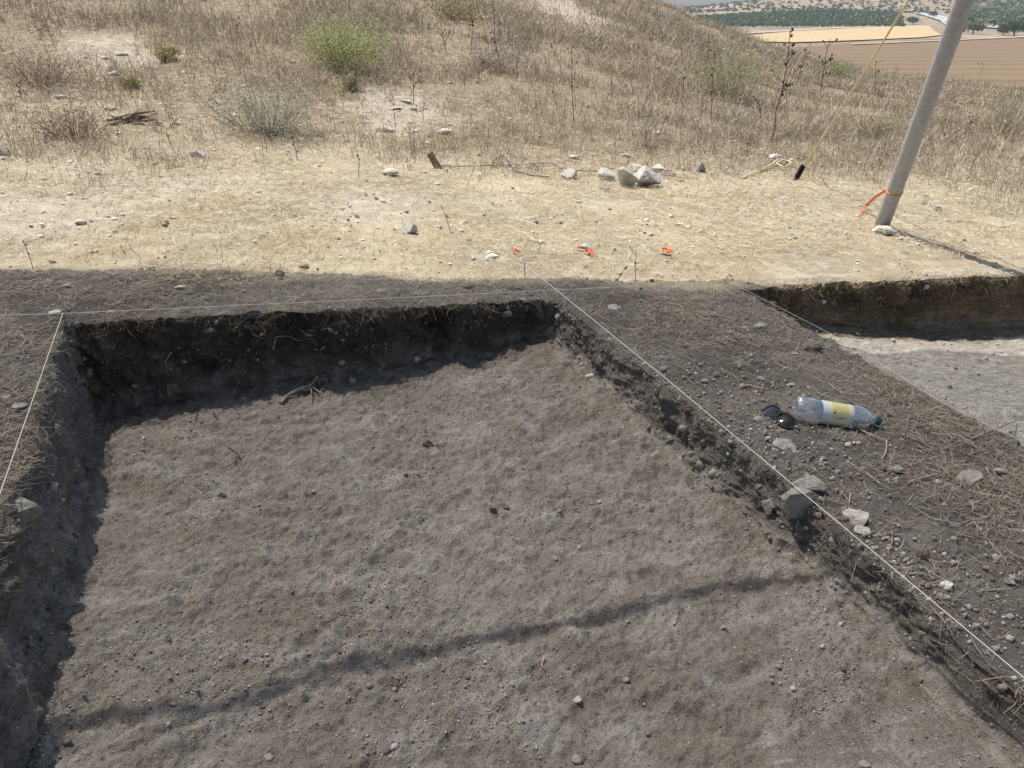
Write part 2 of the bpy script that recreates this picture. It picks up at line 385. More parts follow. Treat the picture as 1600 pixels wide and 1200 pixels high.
reg = np.where(fl2 & infl, 6, reg); reg = np.where(fl2 & inb & ~infl, 7, reg)
bq = (bp + .05 * n2(Xg, Yg, 9, 3, 44)).reshape(NA, NB)[:-1, :-1]
reg = np.where(fl1 & infl & (bq > B_BK - bat_b - .09), 4, reg); reg = np.where(fl2 & infl & (bq > B_BK - bat_b - .13), 7, reg)  # shaded floor strip at the wall foot coloured dark like the wall soil
GROUND = {}
names = {0: ('ground', M_GROUND), 1: ('trench_wall_left', M_SIDE), 2: ('trench_floor', M_FLOOR), 3: ('trench_wall_right', M_RIGHT), 4: ('trench_wall_back', M_BACK),
         5: ('second_trench_wall_side', M_SIDE), 6: ('second_trench_floor', M_FLOOR2), 7: ('second_trench_wall_back', M_BACK2)}
for r, (nm, mt) in names.items():
    q = Q[reg == r]; used, inv = np.unique(q.ravel(), return_inverse=True); q2 = inv.reshape(-1, 4)
    me = mesh_np(nm, P[used], q2, None, True)
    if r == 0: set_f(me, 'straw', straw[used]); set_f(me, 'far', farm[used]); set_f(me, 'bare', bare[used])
    else: set_f(me, 'foot', np.maximum(f1, f2)[used])
    o = link(nm, me, mt, kind='structure'); GROUND[r] = (o, P[used], q2)
bpy.context.view_layer.update()
def hit(u, v, regs=(0, 1, 2, 3, 4, 5, 6, 7)):
    dd = Vector(ray(u, v)).normalized(); best = None
    for r in regs:
        ok, loc, nor, _ = GROUND[r][0].ray_cast(Vector(CAM), dd)
        if ok:
            L = (loc - Vector(CAM)).length
            if best is None or L < best[0]: best = (L, loc, nor)
    if best is None: q = land_hit(u, v); return Vector(q), Vector((0, 0, 1))
    return best[1], best[2]
def zat(x, y, regs=(0, 1, 2, 3, 5, 6)):
    b = None
    for r in regs:
        ok, loc, nor, _ = GROUND[r][0].ray_cast(Vector((x, y, 8)), Vector((0, 0, -1)))
        if ok and (b is None or loc.z > b): b = loc.z
    return b if b is not None else float(z_land(np.array([x]), np.array([y]))[0])
def depth_of(p): return p[1] * cp - (p[2] - CZ) * sp
def pxm(p, px): return px * depth_of(p) / F

# scatter points on a piece of ground
def scatter(r, N, wfn=None, box=None):
    _, V, q = GROUND[r]; c = V[q]; cen = c.mean(1)
    ar = .5 * np.linalg.norm(np.cross(c[:, 2] - c[:, 0], c[:, 3] - c[:, 1]), axis=1)
    # keep what the camera could roughly see
    zc = cen[:, 1] * cp - (cen[:, 2] - CZ) * sp; uu = cen[:, 0] / np.maximum(zc, .1) * F; yy = (cen[:, 1] * sp + (cen[:, 2] - CZ) * cp) / np.maximum(zc, .1) * F
    ar = ar * ((zc > .3) & (np.abs(uu) < 980) & (yy > -720) & (yy < 640))
    if wfn is not None: ar = ar * np.maximum(wfn(cen[:, 0], cen[:, 1], cen[:, 2]), 0)
    k = np.searchsorted(np.cumsum(ar) / ar.sum(), RNG.random(N)); k = np.minimum(k, len(q) - 1)
    s, t = RNG.random((2, N, 1)); c = c[k]
    return (c[:, 0] * (1 - s) + c[:, 1] * s) * (1 - t) + (c[:, 3] * (1 - s) + c[:, 2] * s) * t

# ------------------------------------------------------------------ valley beyond the slope
ZV = CZ - 18.0
def at_z(u, v, zz): dd = ray(u, v); return CAM + dd * ((zz - CZ) / dd[2])
def far_z(u, v, R): dd = ray(u, v); return CZ + dd[2] * R / dd[1]
_cr = np.array([(u, far_z(u, v, 1700.0)) for u, v in ((700, 14), (1045, 14), (1085, 12), (1130, 7), (1190, -1), (1300, -8), (1420, -6), (1520, -14), (1700, -25))])
def z_valley(x, y):
    u = x / np.maximum(y, 1) * (F * 1.09) + 800
    crest = np.interp(u, _cr[:, 0], _cr[:, 1]); mid = np.interp(u, (1000, 1130, 1300, 1420, 1480, 1700), (-9, -5.5, -3, -8, -9, -2)) + CZ
    z = ZV + (mid - ZV) * sstep(900, 1300, y) + (crest - mid) * sstep(1300, 1700, y) + 0 * x
    zn = float(z_plane(15, YR)) - .36 * np.maximum(y - YR - 6, 0)
    return np.maximum(z, np.where(y < 120, zn - 1.5, -1e3))
def at_land(u, v):
    dd = ray(u, v); R_ = np.concatenate([np.linspace(130, 900, 800), np.linspace(900, 1690, 800)]); q = CAM + dd[None] * (R_ / dd[1])[:, None]; k = np.where(q[:, 2] <= z_valley(q[:, 0], q[:, 1]))[0]
    return q[k[0]] if len(k) else q[-1]
ys = np.concatenate([np.linspace(42, 130, 20), np.geomspace(140, 900, 40), np.linspace(915, 1900, 70), [2600]])
us = np.linspace(-1.2, 1.6, 160)
UU, YY = np.meshgrid(us, ys, indexing='ij'); XX = UU * YY
ZZ = z_valley(XX, YY) + (.8 * n2((XX / 60).ravel(), (YY / 60).ravel(), 1, 3)).reshape(XX.shape) * sstep(950, 1400, YY) * 3
ii = np.arange(XX.size).reshape(XX.shape)
t = NT('valley_soil', 1, .05); a_ = t.noise(.02, 6, .7); b_ = t.noise(.12, 6, .75)
c_ = t.mix(t.ramp(a_, .4, .6), (.23, .18, .13), (.34, .275, .2)); c_ = t.mix(t.ramp(b_, .5, .6, 0, .8), c_, (.085, .09, .06)); t.col(c_)
link('valley_ground', mesh_np('valley_ground', np.stack([XX, YY, ZZ], -1).reshape(-1, 3), np.stack([ii[:-1, :-1], ii[1:, :-1], ii[1:, 1:], ii[:-1, 1:]], -1).reshape(-1, 4), None, True), t.m, kind='structure')
def sheet(name, px, lift, mat, n=24):
    """a field: the photo outline laid on the valley floor, as a finely cut sheet that follows the land"""
    pts = np.array([at_land(u, v)[:2] for u, v in px]); cen = pts.mean(0); R = np.linspace(0, 1, 6)[1:]
    seg_ = []
    for k in range(len(pts)):
        p, q = pts[k], pts[(k + 1) % len(pts)]
        for s in range(n): seg_.append(p + (q - p) * s / n)
    seg_ = np.array(seg_); m = len(seg_); V = [cen]
    for r in R: V += list(cen + (seg_ - cen) * r)
    V = np.array(V); Z = z_valley(V[:, 0], V[:, 1]) + lift; T = [(0, 1 + k, 1 + (k + 1) % m) for k in range(m)]; Qd = []
    for l in range(len(R) - 1):
        for k in range(m): Qd.append((1 + l * m + k, 1 + (l + 1) * m + k, 1 + (l + 1) * m + (k + 1) % m, 1 + l * m + (k + 1) % m))
    return link(name, mesh_np(name, np.column_stack([V, Z]), Qd, T, True), mat, kind='structure')
def field_mat(name, c0, c1, rot, sc=.5):
    t = NT(name, 1, .05); wv = t.n('ShaderNodeTexWave'); wv.inputs['Scale'].default_value = sc; wv.inputs['Distortion'].default_value = 5.0; wv.inputs['Detail'].default_value = 3
    wv.inputs['Detail Scale'].default_value = .3
    t.l(t.map((.02, 1, 1), (0, 0, rot)), wv.inputs['Vector'])
    wv.bands_direction = 'Y'
    n = t.noise(.05, 6, .75); t.col(t.mix(t.mul(t.mul(wv.outputs['Fac'], .35), t.mul(n, 1.0), 'ADD'), c0, c1)); return t.m
sheet('ploughed_field', [(1150, 175), (1130, 90), (1250, 74), (1360, 68), (1480, 60), (1560, 60), (1660, 62), (1900, 68), (1900, 175)], .35, field_mat('ploughed_earth', (.115, .08, .05), (.21, .155, .10), .12, .014))
sheet('stubble_field', [(1120, 66), (1160, 57), (1240, 50), (1400, 40.5), (1452, 41), (1460, 50), (1472, 56), (1440, 60), (1330, 65), (1240, 68)], .7, field_mat('stubble', (.32, .235, .125), (.46, .36, .215), .1, .012))
sheet('farm_track', [(1140, 54), (1300, 44.5), (1412, 38.6), (1412, 39.8), (1300, 46.2), (1150, 56)], 1.0, plain('pale_track', (.36, .31, .25), var=.2, sc=.1))
sheet('field_margin', [(1330, 70.5), (1480, 64), (1600, 58), (1800, 52), (1800, 54), (1600, 60), (1480, 65.5), (1330, 72)], .8, plain('dry_margin', (.38, .30, .215), var=.2, sc=.1))
# road running away up the valley
sheet('road', [(1492, 47), (1475, 36), (1448, 27), (1425, 21), (1440, 20.6), (1470, 26), (1500, 34), (1530, 46)], 1.4, plain('pale_asphalt', (.38, .375, .365), var=.15, sc=.08))
sheet('road', [(1500, 40), (1550, 43), (1600, 45), (1640, 46), (1640, 48.5), (1600, 47.5), (1550, 45.5), (1500, 43)], 1.4, bpy.data.materials['pale_asphalt'])

# icosphere template
def ico(sub):
    import bmesh
    bm = bmesh.new(); bmesh.ops.create_icosphere(bm, subdivisions=sub, radius=1.0)
    V = np.array([v.co[:] for v in bm.verts]); T = np.array([[v.index for v in f.verts] for f in bm.faces]); bm.free(); return V, T
ICO1, ICO2, ICO3, ICO4 = ico(1), ico(2), ico(3), ico(4)
def crown(n, R, leaf, flat=.8, seed=0):
    """leaf clumps filling an uneven crown volume"""
    r = np.random.default_rng(seed); lob = r.normal(size=(7, 3)); lob /= np.linalg.norm(lob, axis=1)[:, None]; lob *= .55; lob[:, 2] = np.abs(lob[:, 2]) * .8
    c = lob[r.integers(0, 7, n)] + r.normal(size=(n, 3)) * .27
    c = c * R * np.array([1, 1, flat]); a, b = r.normal(size=(2, n, 3)); a /= np.linalg.norm(a, axis=1)[:, None]; b = np.cross(a, b); b /= np.linalg.norm(b, axis=1)[:, None]
    s = leaf * (.6 + .8 * r.random((n, 1))); V = np.stack([c - a * s, c + b * s * .6, c + a * s, c - b * s * .6], 1).reshape(-1, 3)
    return V, np.arange(4 * n).reshape(-1, 4)
M_VCOL = vcol('leafy_colour', .8, .15, .25)
def leafcols(n, base, var, seed, verts=4):
    r = np.random.default_rng(seed); c = np.array(base)[None] * (1 + var * (r.random((n, 1)) * 2 - 1)) * (1 + .12 * (r.random((n, 3)) * 2 - 1)); return np.repeat(c, verts, 0)
# orchard: rows of small trees that read as one mass
oV, oQ, oC = [], [], []; k0 = 0
protoc = [crown(22, 1.0, .42, .75, s) for s in range(6)]
cnt = 0
for row in np.arange(900, 1300, 8.0):
    for col_ in np.arange(-140, 560, 5.2):
        y = row + .05 * col_; x = 270 + col_ + .4 * (row - 900)
        u = 800 + x / y * F * 1.09
        if not (1085 < u < 1408 - (row - 900) * .03) or random.random() < .12: continue
        if row > 1240 - max(0, (1250 - u)) * .6: continue
        s = 2.6 * random.uniform(.7, 1.2); V, q = protoc[cnt % 6]; z = float(z_valley(np.array([x]), np.array([y]))[0])
        oV.append(V * s + np.array([x + random.uniform(-1, 1), y + random.uniform(-1, 1), z + s * .75])); oQ.append(q + k0); k0 += len(V)
        g = random.uniform(.7, 1.25); oC.append(np.repeat(np.array([[.06 * g, .105 * g, .045 * g]]), len(V), 0)); cnt += 1
me = mesh_np('orchard', np.concatenate(oV), np.concatenate(oQ)); set_col(me, np.concatenate(oC)); link('orchard', me, M_VCOL, kind='stuff'); print('orchard', cnt)
# woodland along the valley side and the trees that can be told apart
M_BARK = plain('bark', (.12, .09, .065), .95, .1, .3, 3)
def tree(u, v, hpx, label, colr, seed, wide=1.0, R=None):
    q = at_land(u, v) if R is None else None
    if q is None:
        dd = ray(u, v); q = CAM + dd * (R / dd[1])
    q = np.array([q[0], q[1], float(z_valley(np.array([q[0]]), np.array([q[1]]))[0])])
    h = pxm(q, hpx); t = empty('broadleaf_tree', q); tag(t, label, 'tree', 'trees along the valley road')
    mb = MB(); mb.tube([(0, 0, -.4), (0, 0, h * .25), (h * .03, 0, h * .5), (0, h * .02, h * .7)], [h * .05, h * .04, h * .03, h * .012], 6)
    for k in range(4):
        a = k * 1.6 + seed; mb.tube([(0, 0, h * .28), (math.cos(a) * h * .15, math.sin(a) * h * .15, h * .5), (math.cos(a) * h * .24, math.sin(a) * h * .24, h * .62)], [h * .022, h * .015, h * .006], 5)
    mb.obj('trunk', M_BARK, t)
    n = 900; V, Qd = crown(n, h * .52 * wide, h * .075, .72 / wide ** .5, seed); V[:, 2] += h * .45
    me = mesh_np('crown', V, Qd); set_col(me, leafcols(n, colr, .45, seed)); link('crown', me, M_VCOL, t); return t
GRN, LIM, DRK = (.085, .125, .05), (.17, .21, .07), (.055, .085, .045)
tree(1520, 53, 22, 'yellowish green rounded tree beside the valley road', LIM, 3, 1.3)
tree(1506, 50, 26, 'mid green tree standing behind the leaning grey pole', GRN, 4, 1.1)
tree(1584, 56, 26, 'dark green broad tree below the parked cars in the valley', DRK, 5, 1.4)
tree(1608, 58, 30, 'tall dark green tree at the end of the dark roadside clump', DRK, 6, 1.2)
tree(1567, 55, 15, 'low dark green bushy tree at the ploughed field edge', DRK, 7, 1.5)
tree(1425, 38, 12, 'small dark tree at the corner of the tan stubble field', DRK, 8, 1.7)
tree(1405, 38.5, 9, 'bushy tree at the orchard end beside the tan stubble field', GRN, 9, 1.9)
tree(1458, 27, 9, 'dark round tree beside the pale valley road', DRK, 10, 1.4)
wV, wQ, wC = [], [], []; k0 = 0; r_ = np.random.default_rng(5)
for k in range(520):
    u = r_.uniform(1495, 1700); y = r_.uniform(840, 1550); x = (u - 800) / F / 1.09 * y
    lim = np.interp(u, (1490, 1530, 1600, 1700), (1100, 930, 820, 800))
    if y < lim: continue
    z = float(z_valley(np.array([x]), np.array([y]))[0]); s = r_.uniform(5, 8.5); V, q = protoc[k % 6]
    wV.append(V * s * np.array([1, 1, .85]) + np.array([x, y, z + s * .6])); wQ.append(q + k0); k0 += len(V); g = r_.uniform(.7, 1.35)
    wC.append(np.repeat(np.array([[.10 * g, .14 * g, .065 * g]]), len(V), 0))
me = mesh_np('distant_woodland', np.concatenate(wV), np.concatenate(wQ)); set_col(me, np.concatenate(wC)); link('distant_woodland', me, M_VCOL, kind='stuff')
hV, hQ, hC = [], [], []; k0 = 0
for k in range(900):
    u = r_.uniform(1040, 1520); y = r_.uniform(1300, 1700); x = (u - 800) / F / 1.09 * y; z = float(z_valley(np.array([x]), np.array([y]))[0]); s = r_.uniform(1.6, 4.2); V, q = protoc[k % 6]
    hV.append(V * s * np.array([1, 1, .85]) + np.array([x, y, z + s * .5])); hQ.append(q + k0); k0 += len(V); g = r_.uniform(.6, 1.3); hC.append(np.repeat(np.array([[.075 * g, .09 * g, .055 * g]]), len(V), 0))
me = mesh_np('hillside_scrub', np.concatenate(hV), np.concatenate(hQ)); set_col(me, np.concatenate(hC)); link('hillside_scrub', me, M_VCOL, kind='stuff')
# cars on the valley roads
def paint(name, c): return plain(name, c, .35, .5, .05, 1)
CARP = [paint('white_paint', (.78, .78, .76)), paint('silver_paint', (.5, .51, .52)), paint('dark_paint', (.06, .07, .09))]
M_GLASS = plain('car_glass', (.03, .035, .04), .1, .6, .1, 1); M_TYRE = plain('tyre', (.02, .02, .02), .9, .1, .1, 5)
def car_mesh():
    mb = MB(); prof = [(-2.1, .35), (-2.15, .75), (-1.9, .92), (-1.35, 1.0), (-.75, 1.42), (.55, 1.45), (1.15, 1.02), (1.95, .9), (2.15, .65), (2.12, .35)]
    V = []; m = len(prof)
    for s in (-1, 1):
        for x, z in prof: V.append((x, s * (.86 if z < 1.1 else .68), z))
    Qd = [(i, i + 1, m + i + 1, m + i) for i in range(m - 1)] + [(m - 1, 0, m, 2 * m - 1)]; T = []
    for i in range(1, m - 1): T += [(0, i + 1, i), (m, m + i, m + i + 1)]
    mb.add(V, Qd, T); return mb.mesh('car_body')
def wheels_mesh(): return MB().tube([(0, -.11, 0), (0, .11, 0)], .33, 12).mesh('wheel')
def glass_mesh():
    mb = MB(); mb.box((-.1, 0, 1.2), np.eye(3), (1.55, 1.56, .26)); return mb.mesh('windows')
bodies = [car_mesh() for _ in range(3)]; wm, gm = wheels_mesh(), glass_mesh(); wm.materials.append(M_TYRE); gm.materials.append(M_GLASS)
for b_, m_ in zip(bodies, CARP): b_.materials.append(m_)
cars = [(1432, 23), (1438, 23), (1441, 26), (1449, 28), (1452, 25.5), (1459, 30), (1466, 33), (1472, 31), (1478, 37), (1484, 35), (1488, 40), (1512, 41), (1530, 43), (1539, 43.6), (1549, 44.5), (1558, 44.8), (1566, 45.4), (1574, 45.8)]
kinds = [('white car on the pale valley road', 0), ('silver car on the pale valley road', 1), ('dark car on the pale valley road', 2)]
for k, (u, v) in enumerate(cars):
    q = at_land(u, v); z = float(z_valley(np.array([q[0]]), np.array([q[1]]))[0]) + 1.42; lb, ci = kinds[(0, 0, 1, 0, 2, 0)[k % 6]]
    c = empty('car', (q[0], q[1], z)); c.rotation_euler = (0, 0, 2.0 if k < 11 else .25); tag(c, lb + (' among roadside trees' if k > 10 else ' running up the valley'), 'car', lb.split()[0] + ' cars on the ' + ('tree lined' if k > 10 else 'open') + ' valley road')
    link('car_body', bodies[ci], None, c); link('windows', gm, None, c)
    for wx in (-1.3, 1.35):
        for ws in (-.77, .77): link('wheel', wm, None, c).location = (wx, ws, .33)

# ------------------------------------------------------------------ shade cloth on its poles (overhead, throws the dappled shade)
M_STEEL = NT('galvanised_steel', .5, .4); M_STEEL.b.inputs['Metallic'].default_value = .25
n_ = M_STEEL.noise(30, 6, .75); f_ = M_STEEL.noise(6, 4, .6, M_STEEL.map((1, 1, .25)))
k_ = M_STEEL.mix(M_STEEL.ramp(n_, .35, .65), (.33, .333, .335), (.42, .424, .426)); k_ = M_STEEL.mix(M_STEEL.ramp(f_, .55, .7, 0, .5), k_, (.25, .245, .235)); k_ = M_STEEL.mix(M_STEEL.ramp(M_STEEL.noise(55, 5, .7), .63, .7, 0, .6), k_, (.16, .115, .08)); M_STEEL.col(k_); M_STEEL.bump(n_, .003, .5); M_STEEL = M_STEEL.m
PB, _ = hit(1378, 352); PB = np.array(PB)
PTOP_IN = CAM + ray(1507, 0) * depth_of(PB) * .78
pdir = (PTOP_IN - PB) / np.linalg.norm(PTOP_IN - PB); PL = 3.0
PT = PB + pdir * PL; ZC = PT[2] - .02
def pole(base, d_, L, label, r=.056):
    o = empty('pole', base); tag(o, label, 'pole', 'shade cloth poles')
    d_ = np.asarray(d_); s = np.linspace(-.12, L, 14)
    MB().tube([d_ * q for q in s], r, 28).obj('shaft', M_STEEL, o, True); MB().tube([d_ * (L - .002), d_ * (L + .012)], r + .002, 24).obj('end_cap', M_STEEL, o, True); return o
pole(PB, pdir, PL, 'leaning grey steel pole with a flat stone against its foot')
def up(q):   # where the sun ray through q passes the cloth
    h = ZC - q[2]; return np.array([q[0] - SX * h, q[1] - SY * h, ZC])
edge = []
for u, v in ((-260, 424), (0, 422), (160, 424), (300, 421), (430, 426), (540, 428), (610, 437), (700, 441), (780, 438), (860, 435), (960, 440), (1060, 439), (1150, 438)):
    q, _ = hit(u, v, (0,)); edge.append(up(np.array(q)))
for u, v in ((1375, 556), (1450, 547), (1530, 552), (1600, 558)):
    q, _ = hit(u, v, (6,)); edge.append(up(np.array(q)))
edge = np.array(edge); edge = edge[np.argsort(edge[:, 0])]; print('cloth edge', edge.round(2).tolist(), 'pole top', PT)
xs = np.linspace(edge[0, 0] - 2.5, max(edge[-1, 0], PT[0]) + .6, 150); ye = np.interp(xs, edge[:, 0], edge[:, 1])
ts = np.linspace(0, 1, 60); Y0 = -4.0
XC, TC = np.meshgrid(xs, ts, indexing='ij'); YC = ye[:, None] + (Y0 - ye[:, None]) * TC
ZCc = ZC - .22 * np.sin(math.pi * TC) * np.sin(math.pi * (XC - xs[0]) / (xs[-1] - xs[0])) + 0 * XC
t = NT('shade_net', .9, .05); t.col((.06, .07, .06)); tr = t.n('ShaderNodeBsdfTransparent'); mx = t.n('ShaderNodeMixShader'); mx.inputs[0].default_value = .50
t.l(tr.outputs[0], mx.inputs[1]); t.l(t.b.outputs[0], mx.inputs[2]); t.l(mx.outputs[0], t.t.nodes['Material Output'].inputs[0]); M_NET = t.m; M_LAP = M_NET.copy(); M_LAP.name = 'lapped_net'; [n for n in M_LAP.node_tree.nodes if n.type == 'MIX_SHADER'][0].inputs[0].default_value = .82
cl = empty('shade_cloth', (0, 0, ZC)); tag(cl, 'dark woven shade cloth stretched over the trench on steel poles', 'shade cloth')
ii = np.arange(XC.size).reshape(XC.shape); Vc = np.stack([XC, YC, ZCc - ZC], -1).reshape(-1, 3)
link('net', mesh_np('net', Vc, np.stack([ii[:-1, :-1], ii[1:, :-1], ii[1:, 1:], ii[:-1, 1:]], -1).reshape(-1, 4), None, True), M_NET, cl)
# lapped seam where two lengths of cloth meet: shows as the dark band across the floor
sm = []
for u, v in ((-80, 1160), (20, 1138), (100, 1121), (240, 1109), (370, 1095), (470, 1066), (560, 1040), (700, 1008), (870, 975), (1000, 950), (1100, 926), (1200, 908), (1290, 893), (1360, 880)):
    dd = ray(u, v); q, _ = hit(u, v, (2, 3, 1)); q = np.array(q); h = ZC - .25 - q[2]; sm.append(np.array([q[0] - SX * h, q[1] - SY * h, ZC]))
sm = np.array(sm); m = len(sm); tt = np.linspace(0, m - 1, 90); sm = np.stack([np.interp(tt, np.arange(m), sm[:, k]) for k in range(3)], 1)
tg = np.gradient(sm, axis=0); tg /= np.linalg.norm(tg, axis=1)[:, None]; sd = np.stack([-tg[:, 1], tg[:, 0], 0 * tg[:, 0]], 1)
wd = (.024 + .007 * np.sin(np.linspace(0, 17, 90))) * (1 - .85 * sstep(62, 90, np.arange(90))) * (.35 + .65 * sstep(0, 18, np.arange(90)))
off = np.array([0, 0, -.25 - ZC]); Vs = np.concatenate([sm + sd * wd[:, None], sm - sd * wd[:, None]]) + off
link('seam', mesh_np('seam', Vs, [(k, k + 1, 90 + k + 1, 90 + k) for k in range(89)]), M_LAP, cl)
MB().tube(np.stack([xs, ye, 0 * xs], 1), .006, 6).obj('edge_rope', plain('edge_cord', (.5, .45, .35)), cl)
for (x, y, l) in ((xs[0] + .1, -3.9, 'upright grey steel pole holding the shade cloth behind the deep trench wall side'), (xs[-1] - .1, -3.9, 'upright grey steel pole holding the shade cloth behind the chalky trench'), (xs[0] + .1, ye[0], 'upright grey steel pole holding the shade cloth uphill of the trench')):
    zb = float(z_land(np.array([x]), np.array([y]))[0]); pole((x, y, zb), (0, 0, 1), ZC - zb, l)

# ------------------------------------------------------------------ strings
M_STRING = plain('white_nylon', (.68, .66, .60), .7, .3, .05, 200)
M_NAIL = plain('steel_nail', (.25, .24, .23), .5, .5, .2, 40)
def string(px, label, h=HS, r=.0013):
    pts = [on_plane(u, v, h) for u, v in px]; P_ = []
    for k in range(len(pts) - 1):
        for s in np.linspace(0, 1, 14, endpoint=False): P_.append(pts[k] * (1 - s) + pts[k + 1] * s)
    P_.append(pts[-1]); P_ = np.array(P_); o = empty('boundary_string', P_[0]); tag(o, label, 'string')
    MB().tube(P_ - P_[0], r, 6).obj('cord', M_STRING, o, True)
    for e in (0, -1):
        q = P_[e]; zb = zat(q[0], q[1]); MB().tube([(q[0] - P_[0][0], q[1] - P_[0][1], min(zb - .05, q[2] - .1) - P_[0][2]), q - P_[0] + np.array([0, 0, .012])], .003, 8).obj('nail', M_NAIL, o)
    return o
string([(-150, 497), (98, 490), (540, 469.5), (1016, 446), (1150, 440), (1600, 419), (1760, 412)], 'white string stretched along the far lip of both trenches')
string([(98.6, 488), (98, 490), (0, 771), (-80, 1001)], 'white string stretched along the lip above the steep left trench wall', HS, .0014)
string([(820, 413), (854, 440.7), (1040, 591), (1225, 745.6), (1326, 830), (1600, 1059), (1800, 1228)], 'white string between the dug trench floor and the bottle, over an angular stone', HS, .0013)
string([(1135, 437), (1161, 451), (1322, 534), (1469, 627), (1600, 691), (1780, 790)], 'thin string along the baulk edge of the second, chalky trench', HG - .02, .0007)

# ------------------------------------------------------------------ straw, grass, clods
def unit_rows(a): return a / (np.linalg.norm(a, axis=1)[:, None] + 1e-9)
def litter(B, L, wd, col, lift=.004, bend=.35, tilt=.12):
    n = len(B); an = RNG.random(n) * 2 * math.pi; dx = np.stack([np.cos(an), np.sin(an), RNG.normal(0, tilt, n)], 1); sdv = np.stack([-np.sin(an), np.cos(an), RNG.normal(0, .3, n)], 1); sdv = unit_rows(sdv)
    cv = RNG.normal(0, bend, n); rows = []
    for s in (-.5, 0, .5):
        c = B + dx * (L * s)[:, None] + np.stack([-np.sin(an), np.cos(an), 0 * an], 1) * (L * cv * s * s)[:, None]; c = c + np.array([0, 0, 1.0]) * (lift + L * .25 * tilt * (s * s * 4))[:, None] if not np.isscalar(lift) else c + np.array([0, 0, lift])
        k = (.5 if abs(s) > .4 else 1.0); rows += [c - sdv * (wd * .5 * k)[:, None], c + sdv * (wd * .5 * k)[:, None]]
    V = np.stack(rows, 1).reshape(-1, 3); b = np.arange(n)[:, None] * 6
    Qd = np.concatenate([b + np.array([[2 * k, 2 * k + 1, 2 * k + 3, 2 * k + 2]]) for k in range(2)]); return V, Qd, np.repeat(col, 6, 0)
def blades(B, h, wd, col, lean=.35, curve=.5):
    n = len(B); an = RNG.random(n) * 2 * math.pi; a2 = RNG.random(n) * 2 * math.pi; ln = np.abs(RNG.normal(0, lean, n)); cv = RNG.normal(0, curve, n)
    dh = np.stack([np.cos(an), np.sin(an), 0 * an], 1); sdv = np.stack([np.cos(a2), np.sin(a2), 0 * a2], 1); rows = []
    for s, k in ((0, 1), (.55, .8)):
        c = B + dh * (h * (ln * s + cv * s * s * .5))[:, None] + np.array([0, 0, 1.0]) * (h * s - .012 * (s == 0))[:, None]
        rows += [c - sdv * (wd * .5 * k)[:, None], c + sdv * (wd * .5 * k)[:, None]]
    s = 1.0; rows.append(B + dh * (h * (ln + cv * .5))[:, None] + np.array([0, 0, 1.0]) * (h * np.clip(1 - .25 * ln - .2 * np.abs(cv), .3, 1))[:, None])
    V = np.stack(rows, 1).reshape(-1, 3); b = np.arange(n)[:, None] * 5
    T = np.concatenate([b + np.array([[0, 1, 2]]), b + np.array([[1, 3, 2]]), b + np.array([[2, 3, 4]])]); return V, T, np.repeat(col, 5, 0)
def pick(n, cols, wts, var=.25):
    k = RNG.choice(len(cols), n, p=np.array(wts) / sum(wts)); c = np.array(cols)[k]; return c * (1 + var * (RNG.random((n, 1)) * 2 - 1))
M_STRAW = vcol('dry_straw', .75, .2, .15)
STR = [(.50, .42, .27), (.62, .55, .39), (.40, .32, .20), (.27, .205, .135), (.68, .63, .51)]
BRN = [(.30, .24, .18), (.24, .195, .152), (.38, .315, .235), (.17, .138, .11), (.39, .35, .29)]
def inb_(x, y): return ab_of(x, y)
# litter on the baulk and the trench rims, toned darker up to the cloth's shadow edge
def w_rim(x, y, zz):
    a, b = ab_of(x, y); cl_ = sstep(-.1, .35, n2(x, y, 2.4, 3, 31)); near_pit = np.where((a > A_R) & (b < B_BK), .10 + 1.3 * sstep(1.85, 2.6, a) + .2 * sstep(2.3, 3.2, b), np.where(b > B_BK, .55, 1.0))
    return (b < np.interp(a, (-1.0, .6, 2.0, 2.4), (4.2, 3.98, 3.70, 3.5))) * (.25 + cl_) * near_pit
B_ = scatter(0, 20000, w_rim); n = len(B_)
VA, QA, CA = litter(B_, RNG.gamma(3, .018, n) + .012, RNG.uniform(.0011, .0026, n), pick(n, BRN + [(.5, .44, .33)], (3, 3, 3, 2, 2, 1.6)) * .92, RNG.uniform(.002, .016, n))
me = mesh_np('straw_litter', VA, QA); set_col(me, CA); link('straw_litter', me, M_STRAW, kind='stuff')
# trampled straw in the sun
def w_tr(x, y, zz):
    _, b = ab_of(x, y); return (b > B_BK + .35) * (y < 11) * (.35 + .9 * sstep(-.25, .3, n2(x, y, 1.5, 3, 33))) * (1.0 - .75 * sstep(6.5, 11, y)) / (1 + .1 * y)
B_ = scatter(0, 72000, w_tr); n = len(B_)
VA, QA, CA = litter(B_, RNG.gamma(3, .0145, n) + .012, RNG.uniform(.0016, .0034, n) * (B_[:, 1] / 5.0), pick(n, STR, (4, 3, 3, 3, 1.8)), RNG.uniform(.002, .03, n))
me = mesh_np('trampled_straw', VA, QA); set_col(me, CA); link('trampled_straw', me, M_STRAW, kind='stuff')
